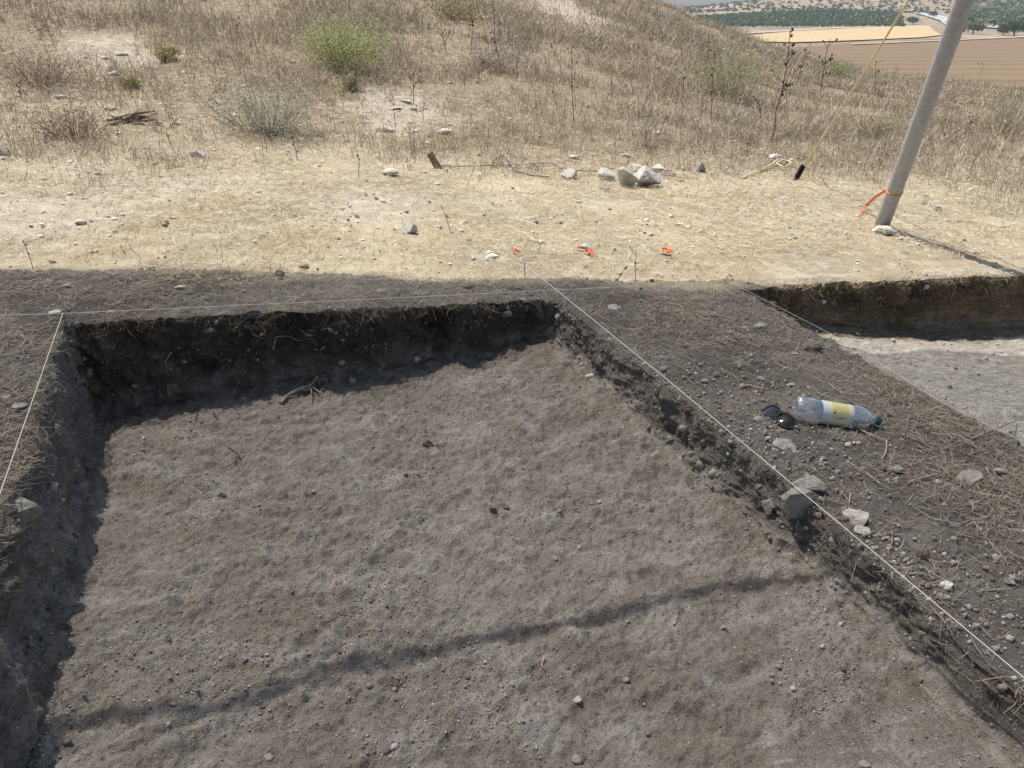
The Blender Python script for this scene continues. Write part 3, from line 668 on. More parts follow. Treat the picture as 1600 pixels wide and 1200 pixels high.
# standing dry grass, short in the trampled strip and taller up the slope
def tall(x, y): return sstep(5.9, 8.6, y + 2.6 * n2(x, y, .7, 3, 2) + .5 * np.maximum(-x - 1.6, 0))
bare_spots = [(np.array(land_hit(u, v)), r) for u, v, r in ((215, 88, .7), (150, 62, .6), (630, 165, .8), (620, 195, .5), (880, 10, 1.5), (590, 320, .5), (60, 335, .6))]
def w_gr(x, y, zz):
    _, b = ab_of(x, y); t_ = tall(x, y); k = (.26 + .8 * t_) * (.25 + 1.1 * sstep(-.3, .35, n2(x, y, 1.1, 3, 41)))
    for q, r in bare_spots: k = k * (1 - .88 * np.exp(-(np.hypot(x - q[0], y - q[1]) / r) ** 2))
    return (b > B_BK + .5) * k / (1 + .0014 * y * y)
B_ = scatter(0, 185000, w_gr); Bc = scatter(0, 8000, lambda x, y, zz: w_gr(x, y, zz) * (.15 + tall(x, y)))
Bc = np.repeat(Bc, 13, 0) + RNG.normal(0, 1, (8000 * 13, 3)) * np.array([.035, .035, 0]) * np.clip(np.repeat(Bc[:, 1], 13) / 9, .7, 2)[:, None]; n0 = len(B_); B_ = np.concatenate([B_, Bc]); n = len(B_); x, y = B_[:, 0], B_[:, 1]; t_ = tall(x, y)
kind_ = n2(x, y, .45, 3, 51); tone = sstep(-.25, .3, kind_)[:, None]
ca = pick(n, STR, (3, 2, 3, 4, 1)); cb = pick(n, [(.32, .26, .185), (.27, .22, .165), (.40, .335, .245), (.15, .12, .09), (.52, .465, .37), (.27, .26, .15)], (3, 3, 3, 2.2, 2.6, 2))
cc = ca * (1 - t_[:, None]) + t_[:, None] * (cb * tone + (1 - tone) * (.55 * cb + .45 * ca))
h_ = (.02 + .05 * RNG.random(n)) * (1 - t_) + t_ * (.04 + .25 * RNG.random(n) ** 2.2) * (.7 + .5 * sstep(-.3, .4, n2(x, y, .9, 2, 61)))
cn = np.repeat(RNG.random((8000, 1)), 13, 0); cc[n0:] = cc[n0:] * (.72 + .5 * cn); h_[n0:] *= 1.15; n_w = 8000
VA, TA_, CA = blades(B_, h_, (.0028 + .0011 * RNG.random(n)) * np.clip(y / 6.0, .8, 3.2), cc, .8, 1.0)
me = mesh_np('dry_grass', VA, None, TA_); set_col(me, CA); link('dry_grass', me, M_STRAW, kind='stuff')
# seed heads and dead leaves caught in the tall grass
B_ = scatter(0, 50000, lambda x, y, zz: w_gr(x, y, zz) * tall(x, y)); n = len(B_); x, y = B_[:, 0], B_[:, 1]
C_ = B_ + np.stack([0 * x, 0 * x, .04 + .30 * RNG.random(n)], 1); a_, b_ = RNG.normal(size=(2, n, 3)); a_ = unit_rows(a_); b_ = unit_rows(np.cross(a_, b_)); s_ = (.006 + .009 * RNG.random(n)) * np.clip(y / 10, .7, 2.4)
s_ = s_[:, None]; VA = np.stack([C_ - a_ * s_, C_ + b_ * s_ * .6, C_ + a_ * s_], 1).reshape(-1, 3)
me = mesh_np('seed_heads', VA, None, np.arange(3 * n).reshape(-1, 3)); set_col(me, np.repeat(pick(n, [(.13, .095, .07), (.22, .165, .11), (.36, .30, .20), (.24, .235, .11), (.48, .42, .33)], (2, 3, 3, 3.5, 2)), 3, 0)); link('seed_heads', me, M_STRAW, kind='stuff')
# bent and matted stalks tangled through the standing grass
B_ = scatter(0, 34000, lambda x, y, zz: w_gr(x, y, zz) * (.1 + tall(x, y))); n = len(B_)
VA, QA, CA = litter(B_, RNG.gamma(3, .05, n) + .05, RNG.uniform(.003, .006, n) * np.clip(B_[:, 1] / 8, .8, 2.6), pick(n, [(.30, .25, .19), (.42, .36, .27), (.22, .17, .125), (.50, .45, .37), (.15, .115, .085)], (3, 3, 3, 2, 2)), RNG.uniform(.02, .17, n), .5, .75)
me = mesh_np('matted_stalks', VA, QA); set_col(me, CA); link('matted_stalks', me, M_STRAW, kind='stuff')
# clods
def clods(name, B, s, col, mat, tpl, squash=(.6, .95), zs_=.9):
    V0, T0 = tpl; n = len(B); r = RNG.normal(size=(n, 4)); r[:, 1:3] *= (.25 if zs_ < .8 else 1); r /= np.linalg.norm(r, axis=1)[:, None]; w_, x_, y_, z_ = r.T
    R = np.stack([np.stack([1 - 2 * (y_ * y_ + z_ * z_), 2 * (x_ * y_ - z_ * w_), 2 * (x_ * z_ + y_ * w_)], 1), np.stack([2 * (x_ * y_ + z_ * w_), 1 - 2 * (x_ * x_ + z_ * z_), 2 * (y_ * z_ - x_ * w_)], 1), np.stack([2 * (x_ * z_ - y_ * w_), 2 * (y_ * z_ + x_ * w_), 1 - 2 * (x_ * x_ + y_ * y_)], 1)], 1)
    sc = RNG.uniform(*squash, (n, 3)); sc[:, 0] = 1.0; sc[:, 2] *= zs_
    L = V0[None] * sc[:, None] * (1 + .28 * RNG.uniform(-1, 1, (n, len(V0), 1))); V = np.einsum('nij,nkj->nki', R, L) * s[:, None, None] + (B + np.stack([0 * s, 0 * s, .30 * s], 1))[:, None]
    T = (np.arange(n)[:, None, None] * len(V0) + T0[None]).reshape(-1, 3)
    me = mesh_np(name, V.reshape(-1, 3), None, T, True); set_col(me, np.repeat(col, len(V0), 0)); return link(name, me, mat, kind='stuff')
t = NT('clod_soil', .97, .08); c_ = t.attr('Col'); t.col(t.mix(t.ramp(t.noise(150, 4, .7), .5, .35, 0, .45), c_, t.mix(.5, c_, (.05, .04, .03)))); t.bump(t.noise(160, 4, .7), .004, .7); M_CLOD = t.m
def powr(n, lo, hi, k=3.0): u = RNG.random(n); return lo * (1 - u * (1 - (lo / hi) ** (k - 1))) ** (-1 / (k - 1))
SOILC = [(.33, .285, .24), (.27, .23, .19), (.39, .355, .315), (.48, .45, .41), (.21, .17, .14)]
def w_fl(x, y, zz): a, b = ab_of(x, y); return (.12 + 1.6 * sstep(.0, .45, n2(x, y, 2.6, 3, 71)) + .9 * np.exp(-(A_R + bat_r - a) / .12) + .7 * np.exp(-(a - A_L - bat_l) / .08)) / (.4 + .12 * y * y)
B_ = scatter(2, 11500, w_fl); clods('soil_crumbs', B_, powr(len(B_), .0013, .006, 2.7), pick(len(B_), SOILC, (4, 3, 3, 1.5, .5)), M_CLOD, ICO1, zs_=.6)
B_ = scatter(2, 150, w_fl); clods('soil_clods', B_, powr(len(B_), .004, .011, 3.4), pick(len(B_), SOILC, (4, 3, 3, 1.5, 1)), M_CLOD, ICO2)
def w_bk(x, y, zz): a, b = ab_of(x, y); return (b < B_BK + .3) * ((a > A_R) * (.12 + 2.0 * np.exp(-(a - A_R) / .28) * sstep(3.2, 1.6, b)) + .25 * (a < A_L) + .12) * (.3 + sstep(-.2, .4, n2(x, y, 3, 3, 81)))
B_ = scatter(0, 5500, w_bk); clods('baulk_crumbs', B_, powr(len(B_), .002, .010, 2.5), pick(len(B_), SOILC, (4, 3, 3, 2, 2)) * .95, M_CLOD, ICO1)
B_ = scatter(0, 330, w_bk); clods('baulk_clods', B_, powr(len(B_), .006, .015, 3.0), pick(len(B_), SOILC, (4, 3, 3, 2, 1)) * .95, M_CLOD, ICO2)
for r_g, N_ in ((3, 1000), (1, 700), (4, 700)):
    B_ = scatter(r_g, N_); clods('wall_crumbs', B_, powr(len(B_), .002, .010, 2.8), pick(len(B_), SOILC, (4, 3, 2, 1, 2)) * (.62 if r_g == 4 else .9), M_CLOD, ICO1)
B_ = scatter(0, 1700, lambda x, y, zz: (ab_of(x, y)[1] > B_BK + .5) * (y < 14) / (1 + .05 * y * y)); clods('pale_pebbles', B_, powr(len(B_), .008, .03, 3.2), pick(len(B_), [(.55, .5, .41), (.66, .62, .54), (.4, .33, .24)], (3, 2, 2)), M_CLOD, ICO1, zs_=.5)
for r_g, N_ in ((4, 110), (1, 90), (3, 60), (7, 60)): B_ = scatter(r_g, N_); clods('embedded_pebbles', B_, powr(len(B_), .005, .02, 2.8), pick(len(B_), [(.32, .29, .25), (.42, .39, .34), (.24, .2, .16)], (3, 1, 3)), M_CLOD, ICO2)
B_ = scatter(6, 500); clods('chalk_crumbs', B_, powr(len(B_), .004, .02, 2.8), pick(len(B_), [(.5, .45, .37), (.6, .55, .46), (.38, .33, .26)], (3, 2, 2)), M_CLOD, ICO1)
# fringe of roots and straw hanging over the lips
def fringe(r, N, cols, wts, zmin):
    B_ = scatter(r, N, lambda x, y, zz: np.exp(-np.maximum(z_plane(x, y) - zz, 0) / .05)); n = len(B_)
    return litter(B_, RNG.gamma(3, .013, n) + .012, RNG.uniform(.0011, .0022, n), pick(n, cols, wts), RNG.uniform(.0, .008, n), .6, .7)
parts = [fringe(4, 2600, BRN, (2, 2, 1, 2, 1), 0), fringe(3, 700, BRN, (2, 2, 1, 2, 1), 0), fringe(1, 500, BRN, (2, 2, 1, 2, 1), 0), fringe(7, 2600, STR, (3, 3, 2, 1, 2), 0)]
o_ = 0; VV, QQ, CC = [], [], []
for V, q, c in parts: VV.append(V); QQ.append(q + o_); CC.append(c); o_ += len(V)
me = mesh_np('root_fringe', np.concatenate(VV), np.concatenate(QQ)); set_col(me, np.concatenate(CC)); link('root_fringe', me, M_STRAW, kind='stuff')

# ------------------------------------------------------------------ stones, one by one
def stone_mesh(seed, dims, angular=.6, tpl=ICO3, tpl_big=False):
    r = np.random.default_rng(seed); V, T = (ICO4 if tpl_big else tpl); V = V.copy()
    V *= (1 + .22 * fbm(V * 1.3 + seed * 3.7, 2))[:, None]
    for k in range(int(5 + 8 * angular)):
        nrm = unit(r.normal(size=3)); c = r.uniform(.42, .8) if angular > .3 else r.uniform(.8, 1.0); dd = V @ nrm - c; V = V - np.maximum(dd, 0)[:, None] * nrm * .94
    V *= (1 + .05 * fbm(V * 5 + seed, 3) + .02 * fbm(V * 16 + seed, 2))[:, None]
    ext = np.abs(V).max(0); V = V / ext * np.asarray(dims) / 2
    return mesh_np('stone', V, None, T, angular < .3)
_ss = [100]
def stone(u, v, wpx, hpx, label, mat=None, angular=.6, rot=None, group=None, sink=.28, regs=(0, 1, 2, 3, 4, 5, 6, 7), flat=None, tilt=(0, 0), name='stone', wall=False):
    _ss[0] += 1; sd_ = _ss[0]; q, nor = hit(u, v + hpx * (.42 if not wall else 0), regs); q = np.array(q); W_ = pxm(q, wpx); Hh = pxm(q, hpx)
    el = math.radians(30) if q[1] < 6 else math.radians(14)
    hh = Hh * .82 if flat is None else Hh * flat; dpt = W_ * random.Random(sd_).uniform(.7, .95)
    me = stone_mesh(sd_, (W_, dpt, hh), angular, ICO3, wpx > 34); o = link(name, me, mat or M_STONE)
    o.location = Vector(q) + (Vector((0, 0, hh * (.5 - sink))) if not wall else Vector((0, 0, 0))); rr = random.Random(sd_)
    o.rotation_euler = (tilt[0] + rr.uniform(-.12, .12), tilt[1] + rr.uniform(-.12, .12), rr.uniform(-.3, .3) if rot is None else rot)
    tag(o, label, 'stone', group); return o
# near the trench
stone(1238, 766, 54, 74, 'upright angular grey stone on the trench lip under the string', M_STONE_G, .8, .2, tilt=(.25, .1), sink=.2, flat=1.0)
stone(1264, 750, 64, 26, 'long wedge of grey stone leaning on the upright lip stone', M_STONE_G, .8, .1, sink=.15, flat=.9)
stone(1203, 789, 28, 30, 'broken angular stone sticking out of the trench wall below the upright stone', M_STONE_G, .8, wall=True)
stone(1229, 688, 44, 18, 'flat half-buried grey stone below the sunglasses', M_STONE_G, .6, sink=.45, flat=.6)
stone(1270, 655, 22, 13, 'rounded brown stone the plastic bottle rests on', M_STONE_D, .2, sink=.3)
stone(1186, 652, 18, 12, 'small pale stone touching the sunglasses', M_STONE_G, .3)
stone(1516, 741, 44, 28, 'pale weathered stone among straw on the baulk', M_STONE_G, .5, sink=.35)
stone(1560, 732, 28, 17, 'smaller grey stone beside the pale weathered baulk stone', M_STONE_G, .4)
stone(1401, 729, 20, 16, 'round grey cobble between straw and loose clods on the baulk', M_STONE_G, .2)
stone(1339, 803, 42, 24, 'knobbly pale stone beside the string with pebbles around it', M_STONE, .5)
stone(1306, 797, 20, 24, 'tooth shaped stone standing beside the string', M_STONE_G, .5, flat=1.1)
stone(1345, 824, 30, 16, 'low pale stone just below the knobbly stone by the string', M_STONE, .4)
stone(1302, 779, 22, 18, 'round dark stone behind the tooth shaped stone', M_STONE_D, .2)
stone(1318, 807, 15, 13, 'dark pebble between tooth shaped and knobbly stones', M_STONE_D, .2)
stone(1440, 859, 22, 24, 'ball shaped grey clod standing on the bare baulk soil', M_STONE_D, .15, flat=.9)
stone(1480, 907, 22, 20, 'pale pinkish angular flake on the baulk pebbles', M_STONE_W, .8, flat=.6)
stone(1578, 905, 18, 14, 'small grey chip by the straw mat on the baulk', M_STONE_G, .7)
stone(1186, 509, 26, 14, 'block shaped grey stone on the baulk top', M_STONE_G, .85, sink=.15, flat=1.0)
stone(1163, 510, 10, 7, 'small round stone beside the block shaped baulk stone', M_STONE_G, .2)
stone(1269, 535, 30, 20, 'lumpy dark stone at the rim of the second trench', M_STONE_D, .3)
stone(1205, 471, 17, 10, 'dark round stone at the corner of the second trench', M_STONE_D, .2)
stone(1222, 530, 28, 9, 'flat buried stone near the rim of the second trench', M_STONE_D, .4, sink=.4)
stone(1160, 587, 16, 11, 'small flat stone on the baulk between string and bottle', M_STONE_D, .5)
stone(1235, 599, 15, 8, 'tiny flat stone behind the plastic bottle', M_STONE_G, .5)
stone(958, 477, 28, 10, 'flat pale stone sunk in the baulk near the trench corner', M_STONE_G, .4, sink=.5, flat=.5)
stone(31, 783, 62, 48, 'large angular stone bedded in the left trench lip under the string', M_STONE_G, .7, sink=.4, flat=.9)
stone(86, 672, 22, 26, 'angular stone bedded in the top of the left trench wall', M_STONE_G, .7, wall=True)
stone(107, 557, 12, 14, 'small round stone high in the left trench wall', M_STONE_D, .2, wall=True)
stone(30, 632, 26, 8, 'thin flat flake on the litter left of the string', M_STONE_G, .6, flat=.5)
stone(8, 618, 20, 7, 'thin pale flake at the edge of the left litter', M_STONE_G, .6, flat=.5)
stone(88, 485, 22, 9, 'pale stone where the two strings cross', M_STONE, .6)
stone(174, 486, 14, 8, 'round pale stone under the far string on the lip', M_STONE, .3)
stone(282, 446, 18, 9, 'pale angular stone in the shade on the far rim', M_STONE, .7)
stone(107, 443, 22, 10, 'flat grey stone in the shade on the far rim', M_STONE_G, .5)
stone(185, 471, 12, 7, 'small grey stone lying on the shaded far rim', M_STONE_G, .5)
stone(437, 424, 16, 15, 'dark knobbly stone on the edge of the shade', M_STONE_D, .3)
stone(236, 417, 17, 10, 'pale stone on the edge of the shade', M_STONE, .5)
stone(731, 445, 16, 10, 'grey stone half in the shade on the far rim', M_STONE_D, .3)
# in the far wall
stone(792, 490, 18, 14, 'round stone bedded in the dark far wall', M_STONE_D, .15, wall=True)
stone(823, 481, 12, 13, 'small angular stone next to the slab in the far wall', M_STONE_D, .5, wall=True)
stone(843, 484, 13, 36, 'narrow slab standing on edge in the far wall by the corner', M_STONE_D, .6, rot=.1, wall=True, tilt=(0, -.45), flat=1.0)
stone(328, 515, 22, 12, 'stone bedded in the dark far wall above the burrow', M_STONE_D, .4, wall=True)
stone(211, 602, 10, 8, 'tiny pale stone low in the dark far wall', M_STONE_G, .4, wall=True)
stone(1448, 448, 10, 10, 'pale round pebble in the top of the second trench wall', M_STONE_W, .2, wall=True)
stone(1286, 472, 9, 10, 'pale pebble in the second trench wall near its corner', M_STONE_W, .2, wall=True)
# trench floor
stone(668, 691, 20, 18, 'blocky dark clod alone on the trench floor', M_STONE_D, .6, flat=1.0)
stone(346, 770, 15, 13, 'blocky grey stone alone on the trench floor', M_STONE_G, .7, flat=.9)
stone(770, 790, 14, 12, 'dark pebble in a small group on the trench floor', M_STONE_D, .4)
stone(792, 790, 11, 10, 'smaller dark pebble in the group on the trench floor', M_STONE_D, .4)
stone(866, 869, 14, 10, 'angular pale chip on the trench floor', M_STONE_G, .7)
stone(603, 1170, 15, 12, 'egg shaped pebble at the near end of the trench floor', M_STONE_D, .15)
stone(901, 1182, 17, 16, 'round pale pebble at the near end of the trench floor', M_STONE_G, .15)
stone(903, 1091, 15, 8, 'small pale chip on the trench floor', M_STONE, .6)
stone(978, 1059, 14, 10, 'pale oval pebble on the trench floor', M_STONE_G, .3)
stone(1313, 973, 7, 8, 'bright white chip on the trench floor below the right wall', M_STONE_W, .5)
stone(1438, 989, 11, 13, 'pale sliver standing at the foot of the right wall', M_STONE_G, .7, flat=1.1)
stone(1350, 1191, 20, 13, 'grey pebble at the near right end of the trench floor', M_STONE_G, .2)
stone(1131, 977, 10, 8, 'round pebble near the dark band on the trench floor', M_STONE_G, .15)
stone(1051, 1010, 10, 9, 'oval dark pebble below the dark band on the trench floor', M_STONE_D, .15)
stone(420, 1180, 20, 12, 'pale worn cobble low on the trench floor', M_STONE_G, .2)
stone(1184, 756, 12, 12, 'small angular stone at the foot of the right wall', M_STONE_G, .6)
stone(909, 567, 7, 9, 'white pebble on the floor near the far right corner', M_STONE_W, .3)
stone(923, 584, 16, 13, 'whitish lump on the floor near the far right corner', M_STONE, .4)
stone(105, 1155, 14, 12, 'dark clod by the left wall foot', M_STONE_D, .3)
# sunlit ground beyond
stone(1380, 357, 40, 20, 'flat pale stone lying against the foot of the leaning pole', M_STONE, .5, rot=-.35, sink=.1, flat=.8)
stone(977, 274, 38, 42, 'tall pale rock in the cluster beside the wire', M_STONE, .6, flat=1.0, sink=.15)
stone(1008, 275, 50, 36, 'wedge of pale rock with a shaded face in the cluster', M_STONE, .75, sink=.15, flat=1.0)
stone(950, 269, 34, 28, 'rounded pale rock at the left end of the cluster beside the wire', M_STONE, .4, flat=.95)
stone(994, 259, 34, 20, 'low pale rock behind the tall rock of the cluster', M_STONE, .5)
stone(1028, 259, 34, 22, 'pale rock at the back of the cluster', M_STONE, .5)
stone(1044, 267, 26, 15, 'small dark sided rock at the tail of the cluster', M_STONE_D, .6)
stone(891, 268, 32, 24, 'pale rock wrapped by dry weeds beside the wire', M_STONE, .5)
stone(1093, 258, 20, 22, 'grey upright rock in dry grass beyond the cluster', M_STONE_G, .5, flat=1.0)
stone(1016, 225, 22, 14, 'grey angular rock higher up the slope behind the cluster', M_STONE_D, .8)
stone(896, 243, 18, 10, 'flat white stone in the grass above the wire', M_STONE_W, .6)
stone(976, 240, 18, 10, 'low white rock in the grass above the cluster', M_STONE, .4)
stone(1211, 241, 24, 14, 'white lumpy rock behind the black stake', M_STONE_W, .4)
stone(1236, 249, 12, 12, 'small white stone beside the coil of rope', M_STONE_W, .4)
stone(612, 266, 28, 19, 'pale wedge shaped rock near the wooden stake', M_STONE, .7)
stone(602, 197, 34, 20, 'large pale rock below the bare patch on the slope', M_STONE, .7)
stone(695, 203, 26, 14, 'pale rock beside the bare patch on the slope', M_STONE, .6)
stone(424, 201, 28, 20, 'grey boulder at the foot of the grey-green shrub', M_STONE_G, .5, flat=1.0)
stone(312, 238, 28, 17, 'flat white rock on the trampled strip', M_STONE_W, .6)
stone(641, 353, 28, 24, 'pale rock propped on a smaller stone in the straw', M_STONE, .7)
stone(632, 362, 9, 7, 'pebble under the propped pale rock', M_STONE, .4)
stone(124, 344, 22, 14, 'pale angular rock beside the bare earth patch', M_STONE, .7)
stone(768, 397, 22, 12, 'pale rock next to an orange scrap of tape', M_STONE_W, .5)
stone(760, 403, 8, 6, 'pebble at the foot of the pale rock by the tape', M_STONE, .4)
stone(916, 382, 20, 14, 'white rock between scraps of orange tape', M_STONE_W, .6)
stone(1464, 322, 16, 15, 'small grey rock in the sun beyond the pole', M_STONE_G, .5)
stone(1526, 394, 13, 6, 'dark pebble at the end of the rope shadow', M_STONE_D, .4)
stone(7, 232, 22, 24, 'grey boulder in the tall grass at the margin', M_STONE_G, .6)
stone(96, 148, 20, 12, 'pale rock in tall grass on the left slope', M_STONE, .5)
stone(172, 165, 18, 13, 'pale rock above the pile of dark twigs', M_STONE, .5)
stone(178, 112, 20, 12, 'pale rock at the end of the bare strip', M_STONE, .5)
stone(190, 82, 22, 8, 'ledge of pale rock on the bare strip', M_STONE, .5)
stone(482, 58, 12, 6, 'white stone above the bright green shrub', M_STONE_W, .4)
stone(926, 56, 14, 9, 'white stone high on the slope', M_STONE_W, .4)
stone(633, 157, 22, 6, 'flat rock on the bare patch of the slope', M_STONE, .4)
stone(620, 167, 22, 7, 'low pale rock on the bare patch of the slope', M_STONE, .4)
stone(645, 168, 16, 8, 'rounded pale rock on the bare patch of the slope', M_STONE, .3)
r9 = random.Random(19)
for k in range(70):
    u, v = r9.uniform(10, 1590), 240 + 175 * r9.random() ** .8
    if 1340 < u < 1460 and v > 300: continue
    s_ = r9.uniform(6, 13) * (.6 + .4 * v / 420); stone(u, v, s_, s_ * .5, 'small pale stone scattered on the trampled dry grass', r9.choice([M_STONE, M_STONE, M_STONE_W]), r9.uniform(.3, .8), group='small stones in the trampled grass')
for k in range(34):
    u, v = r9.uniform(0, 1050), r9.uniform(30, 235)
    s_ = r9.uniform(6, 14); stone(u, v, s_, s_ * .55, 'small pale stone showing through the tall dry grass', r9.choice([M_STONE, M_STONE_W]), .5, group='small stones on the slope')
for k in range(46):
    u = r9.uniform(1040, 1590); v = r9.uniform(540, 1000)
    lo = 854 + 1.22 * (v - 440) + 25; hi_ = 1161 + 1.83 * (v - 451) - 20
    if not (lo < u < min(hi_, 1595)) or (1180 < u < 1400 and 590 < v < 690): continue
    s_ = r9.uniform(7, 15); stone(u, v, s_, s_ * .7, 'small grey pebble lying loose on the baulk', r9.choice([M_STONE_G, M_STONE_D, M_STONE_G]), r9.uniform(.1, .6), group='pebbles on the baulk')

# ------------------------------------------------------------------ shrubs and dead stalks on the slope
def shrub(u, v, wpx, hpx, label, cols, seed, leaf=.016, n=5200, name='shrub', stemc=(.22, .18, .12), dens=1.0, loose=.25):
    q, _ = hit(u, v, (0,)); q = np.array(q); W_ = pxm(q, wpx) / 2; H_ = pxm(q, hpx); r = np.random.default_rng(seed)
    o = empty(name, q); tag(o, label, 'shrub'); mb = MB(); tips = []
    for k in range(70):
        a = r.uniform(0, 2 * math.pi); rr = W_ * math.sqrt(r.random()) * r.uniform(.6, 1); hh = H_ * r.uniform(.55, 1.05) * (1 - .45 * (rr / W_) ** 2)
        b0 = np.array([math.cos(a) * rr * .35, math.sin(a) * rr * .35, -.03]); t1 = np.array([math.cos(a) * rr, math.sin(a) * rr, hh]); m_ = (b0 + t1) / 2 + r.normal(0, .03, 3)
        mb.tube([b0, m_, t1], [.004, .003, .0015], 4, False); tips.append((b0, m_, t1))
    mb.obj('stems', plain(name + '_stem', stemc, .9, .1, .3, 20), o)
    n = int(n * dens); ti = r.integers(0, 70, n); s = r.random(n) ** .6; s = .15 + .88 * s
    A0 = np.array([t_[0] for t_ in tips])[ti]; A1 = np.array([t_[1] for t_ in tips])[ti]; A2 = np.array([t_[2] for t_ in tips])[ti]
    s = s[:, None]; C = (1 - s) ** 2 * A0 + 2 * s * (1 - s) * A1 + s * s * A2 + r.normal(0, loose * .22 * W_ / .5, (n, 3)) * np.array([1, 1, .7]); C[:, 2] = np.maximum(C[:, 2], .01)
    a_, b_ = r.normal(size=(2, n, 3)); a_ = unit_rows(a_); b_ = unit_rows(np.cross(a_, b_)); L_ = (leaf * r.uniform(.6, 1.4, n))[:, None]
    V = np.stack([C - a_ * L_, C + b_ * L_ * .38, C + a_ * L_, C - b_ * L_ * .38], 1).reshape(-1, 3)
    me = mesh_np('leaves', V, np.arange(4 * n).reshape(-1, 4)); c = np.array(cols)[r.integers(0, len(cols), n)] * (1 + .3 * (r.random((n, 1)) * 2 - 1)); set_col(me, np.repeat(c, 4, 0)); link('leaves', me, M_VCOL, o); return o
shrub(538, 110, 185, 76, 'bright green low shrub on the dry slope', [(.30, .33, .13), (.37, .39, .18), (.44, .43, .26)], 1, .017, 8500, 'green_shrub', (.33, .30, .16), 1, .42)
shrub(416, 204, 235, 74, 'grey-green wiry shrub with a boulder at its foot', [(.33, .33, .24), (.41, .40, .31), (.46, .42, .33)], 2, .012, 6500, 'wiry_shrub', (.30, .27, .21), 1, .4)
shrub(1135, 154, 165, 74, 'pale green feathery shrub beside the dark dead stalks', [(.27, .30, .14), (.33, .34, .19), (.38, .36, .22)], 3, .016, 5600, 'feathery_shrub', (.3, .25, .17), 1, .5)
shrub(1308, 122, 70, 26, 'low green shrub near the crest beside the guy rope', [(.24, .29, .13), (.32, .34, .19)], 4, .02, 1800, 'low_shrub', (.3, .25, .17), 1, .5)
shrub(205, 136, 34, 14, 'small yellow-green tuft beside the bare strip', [(.34, .36, .08), (.28, .31, .07)], 5, .018, 500, 'green_tuft')
shrub(262, 96, 46, 26, 'straw yellow tuft with green at the end of the bare strip', [(.44, .41, .17), (.52, .45, .24)], 6, .02, 1000, 'yellow_tuft')
shrub(549, 140, 30, 24, 'small yellow-green plant below the bright green shrub', [(.33, .33, .12), (.40, .38, .18)], 7, .016, 600, 'green_plant')
shrub(722, 30, 120, 30, 'dull olive bushy weed patch high on the slope', [(.26, .25, .13), (.33, .29, .17)], 8, .03, 1500, 'olive_weed', (.25, .2, .14), 1, .6)
shrub(770, 110, 130, 40, 'silvery grey dead weed cluster on the slope', [(.50, .45, .38), (.42, .36, .29)], 9, .016, 1500, 'silvery_weed', (.45, .40, .33), 1, .5)
shrub(1430, 172, 150, 36, 'olive green weed patch behind the leaning pole', [(.28, .28, .15), (.36, .34, .21)], 12, .016, 1500, 'olive_weed', (.27, .22, .15), 1, .6)
shrub(1560, 205, 150, 40, 'olive green weed patch beyond the pole near the slope edge', [(.28, .28, .15), (.36, .34, .21)], 13, .016, 1600, 'olive_weed', (.27, .22, .15), 1, .6)
shrub(1370, 215, 110, 34, 'faded green weed patch between the guy rope and the pole', [(.30, .29, .17), (.38, .35, .23)], 14, .014, 1100, 'faded_weed', (.3, .25, .17), 1, .6)
shrub(120, 215, 160, 46, 'tangled brown dead bush beside the burnt twigs', [(.28, .22, .16), (.36, .29, .21), (.2, .16, .12)], 15, .012, 1500, 'dead_bush', (.24, .19, .14), 1, .6)
shrub(60, 130, 150, 44, 'pinkish brown dead bush high on the left slope', [(.32, .25, .19), (.4, .33, .25)], 16, .014, 1400, 'dead_bush', (.28, .22, .16), 1, .6)
M_STALK = plain('dead_stalk', (.10, .065, .045), .95, .1, .35, 40)
M_STALK_P = plain('pale_stalk', (.42, .33, .2), .95, .1, .3, 40)
def stalk(u, v, hpx, label, seed, lean=0.0, heads=7, bush=.3, mat=None, thick=1.0, name='dead_thistle'):
    q, _ = hit(u, v, (0,)); q = np.array(q); H_ = pxm(q, hpx); r = np.random.default_rng(seed); mb = MB()
    z_ = np.linspace(-.03, H_, 8); px_ = np.cumsum(r.normal(0, .012 * H_, 8)) + lean * z_; py_ = np.cumsum(r.normal(0, .012 * H_, 8)); st = np.stack([px_ - px_[0], py_ - py_[0], z_], 1)
    o = empty(name, q); tag(o, label, 'dead plant'); rad = .0045 * thick * max(1, H_) * max(1, q[1] / 9)
    mb.tube(st, np.linspace(rad, rad * .5, 8), 5); mb.obj('stem', mat or M_STALK, o)
    for k in range(heads):
        s = r.uniform(.25, 1.0); b = np.array([np.interp(s * H_, z_, st[:, j]) for j in range(3)]); a = r.uniform(0, 2 * math.pi); L_ = bush * H_ * r.uniform(.1, .5)
        e = b + np.array([math.cos(a) * L_, math.sin(a) * L_ * .6, L_ * r.uniform(.3, 1.1)]); m_ = MB(); m_.tube([b, (b + e) / 2 + r.normal(0, .01, 3), e], [rad * .6, rad * .5, rad * .4], 4)
        V0, T0 = ICO1; sz = rad * r.uniform(1.4, 2.4); m_.add(V0 * sz * np.array([1, 1, 1.3]) * (1 + .4 * r.uniform(-1, 1, (12, 1))) + e, None, T0); m_.obj('side_branch', mat or M_STALK, o)
    return o
stalk(1204, 222, 160, 'tall dark dead thistle with dense black seed heads', 21, .06, 16, .16, thick=1.25)
stalk(1282, 150, 82, 'dark forked dead thistle near the crest', 22, .05, 9, .6, thick=1.1)
stalk(1110, 182, 84, 'dark dead thistle in front of the feathery shrub', 23, .02, 9, .2)
stalk(896, 192, 112, 'thin dark dead thistle with a bushy foot', 24, -.04, 10, .25)
stalk(783, 118, 104, 'thin dark dead stalk above the silvery weed cluster', 25, -.1, 7, .15)
stalk(738, 72, 40, 'short dark stalk beside the olive weed patch', 26, 0, 5, .3)
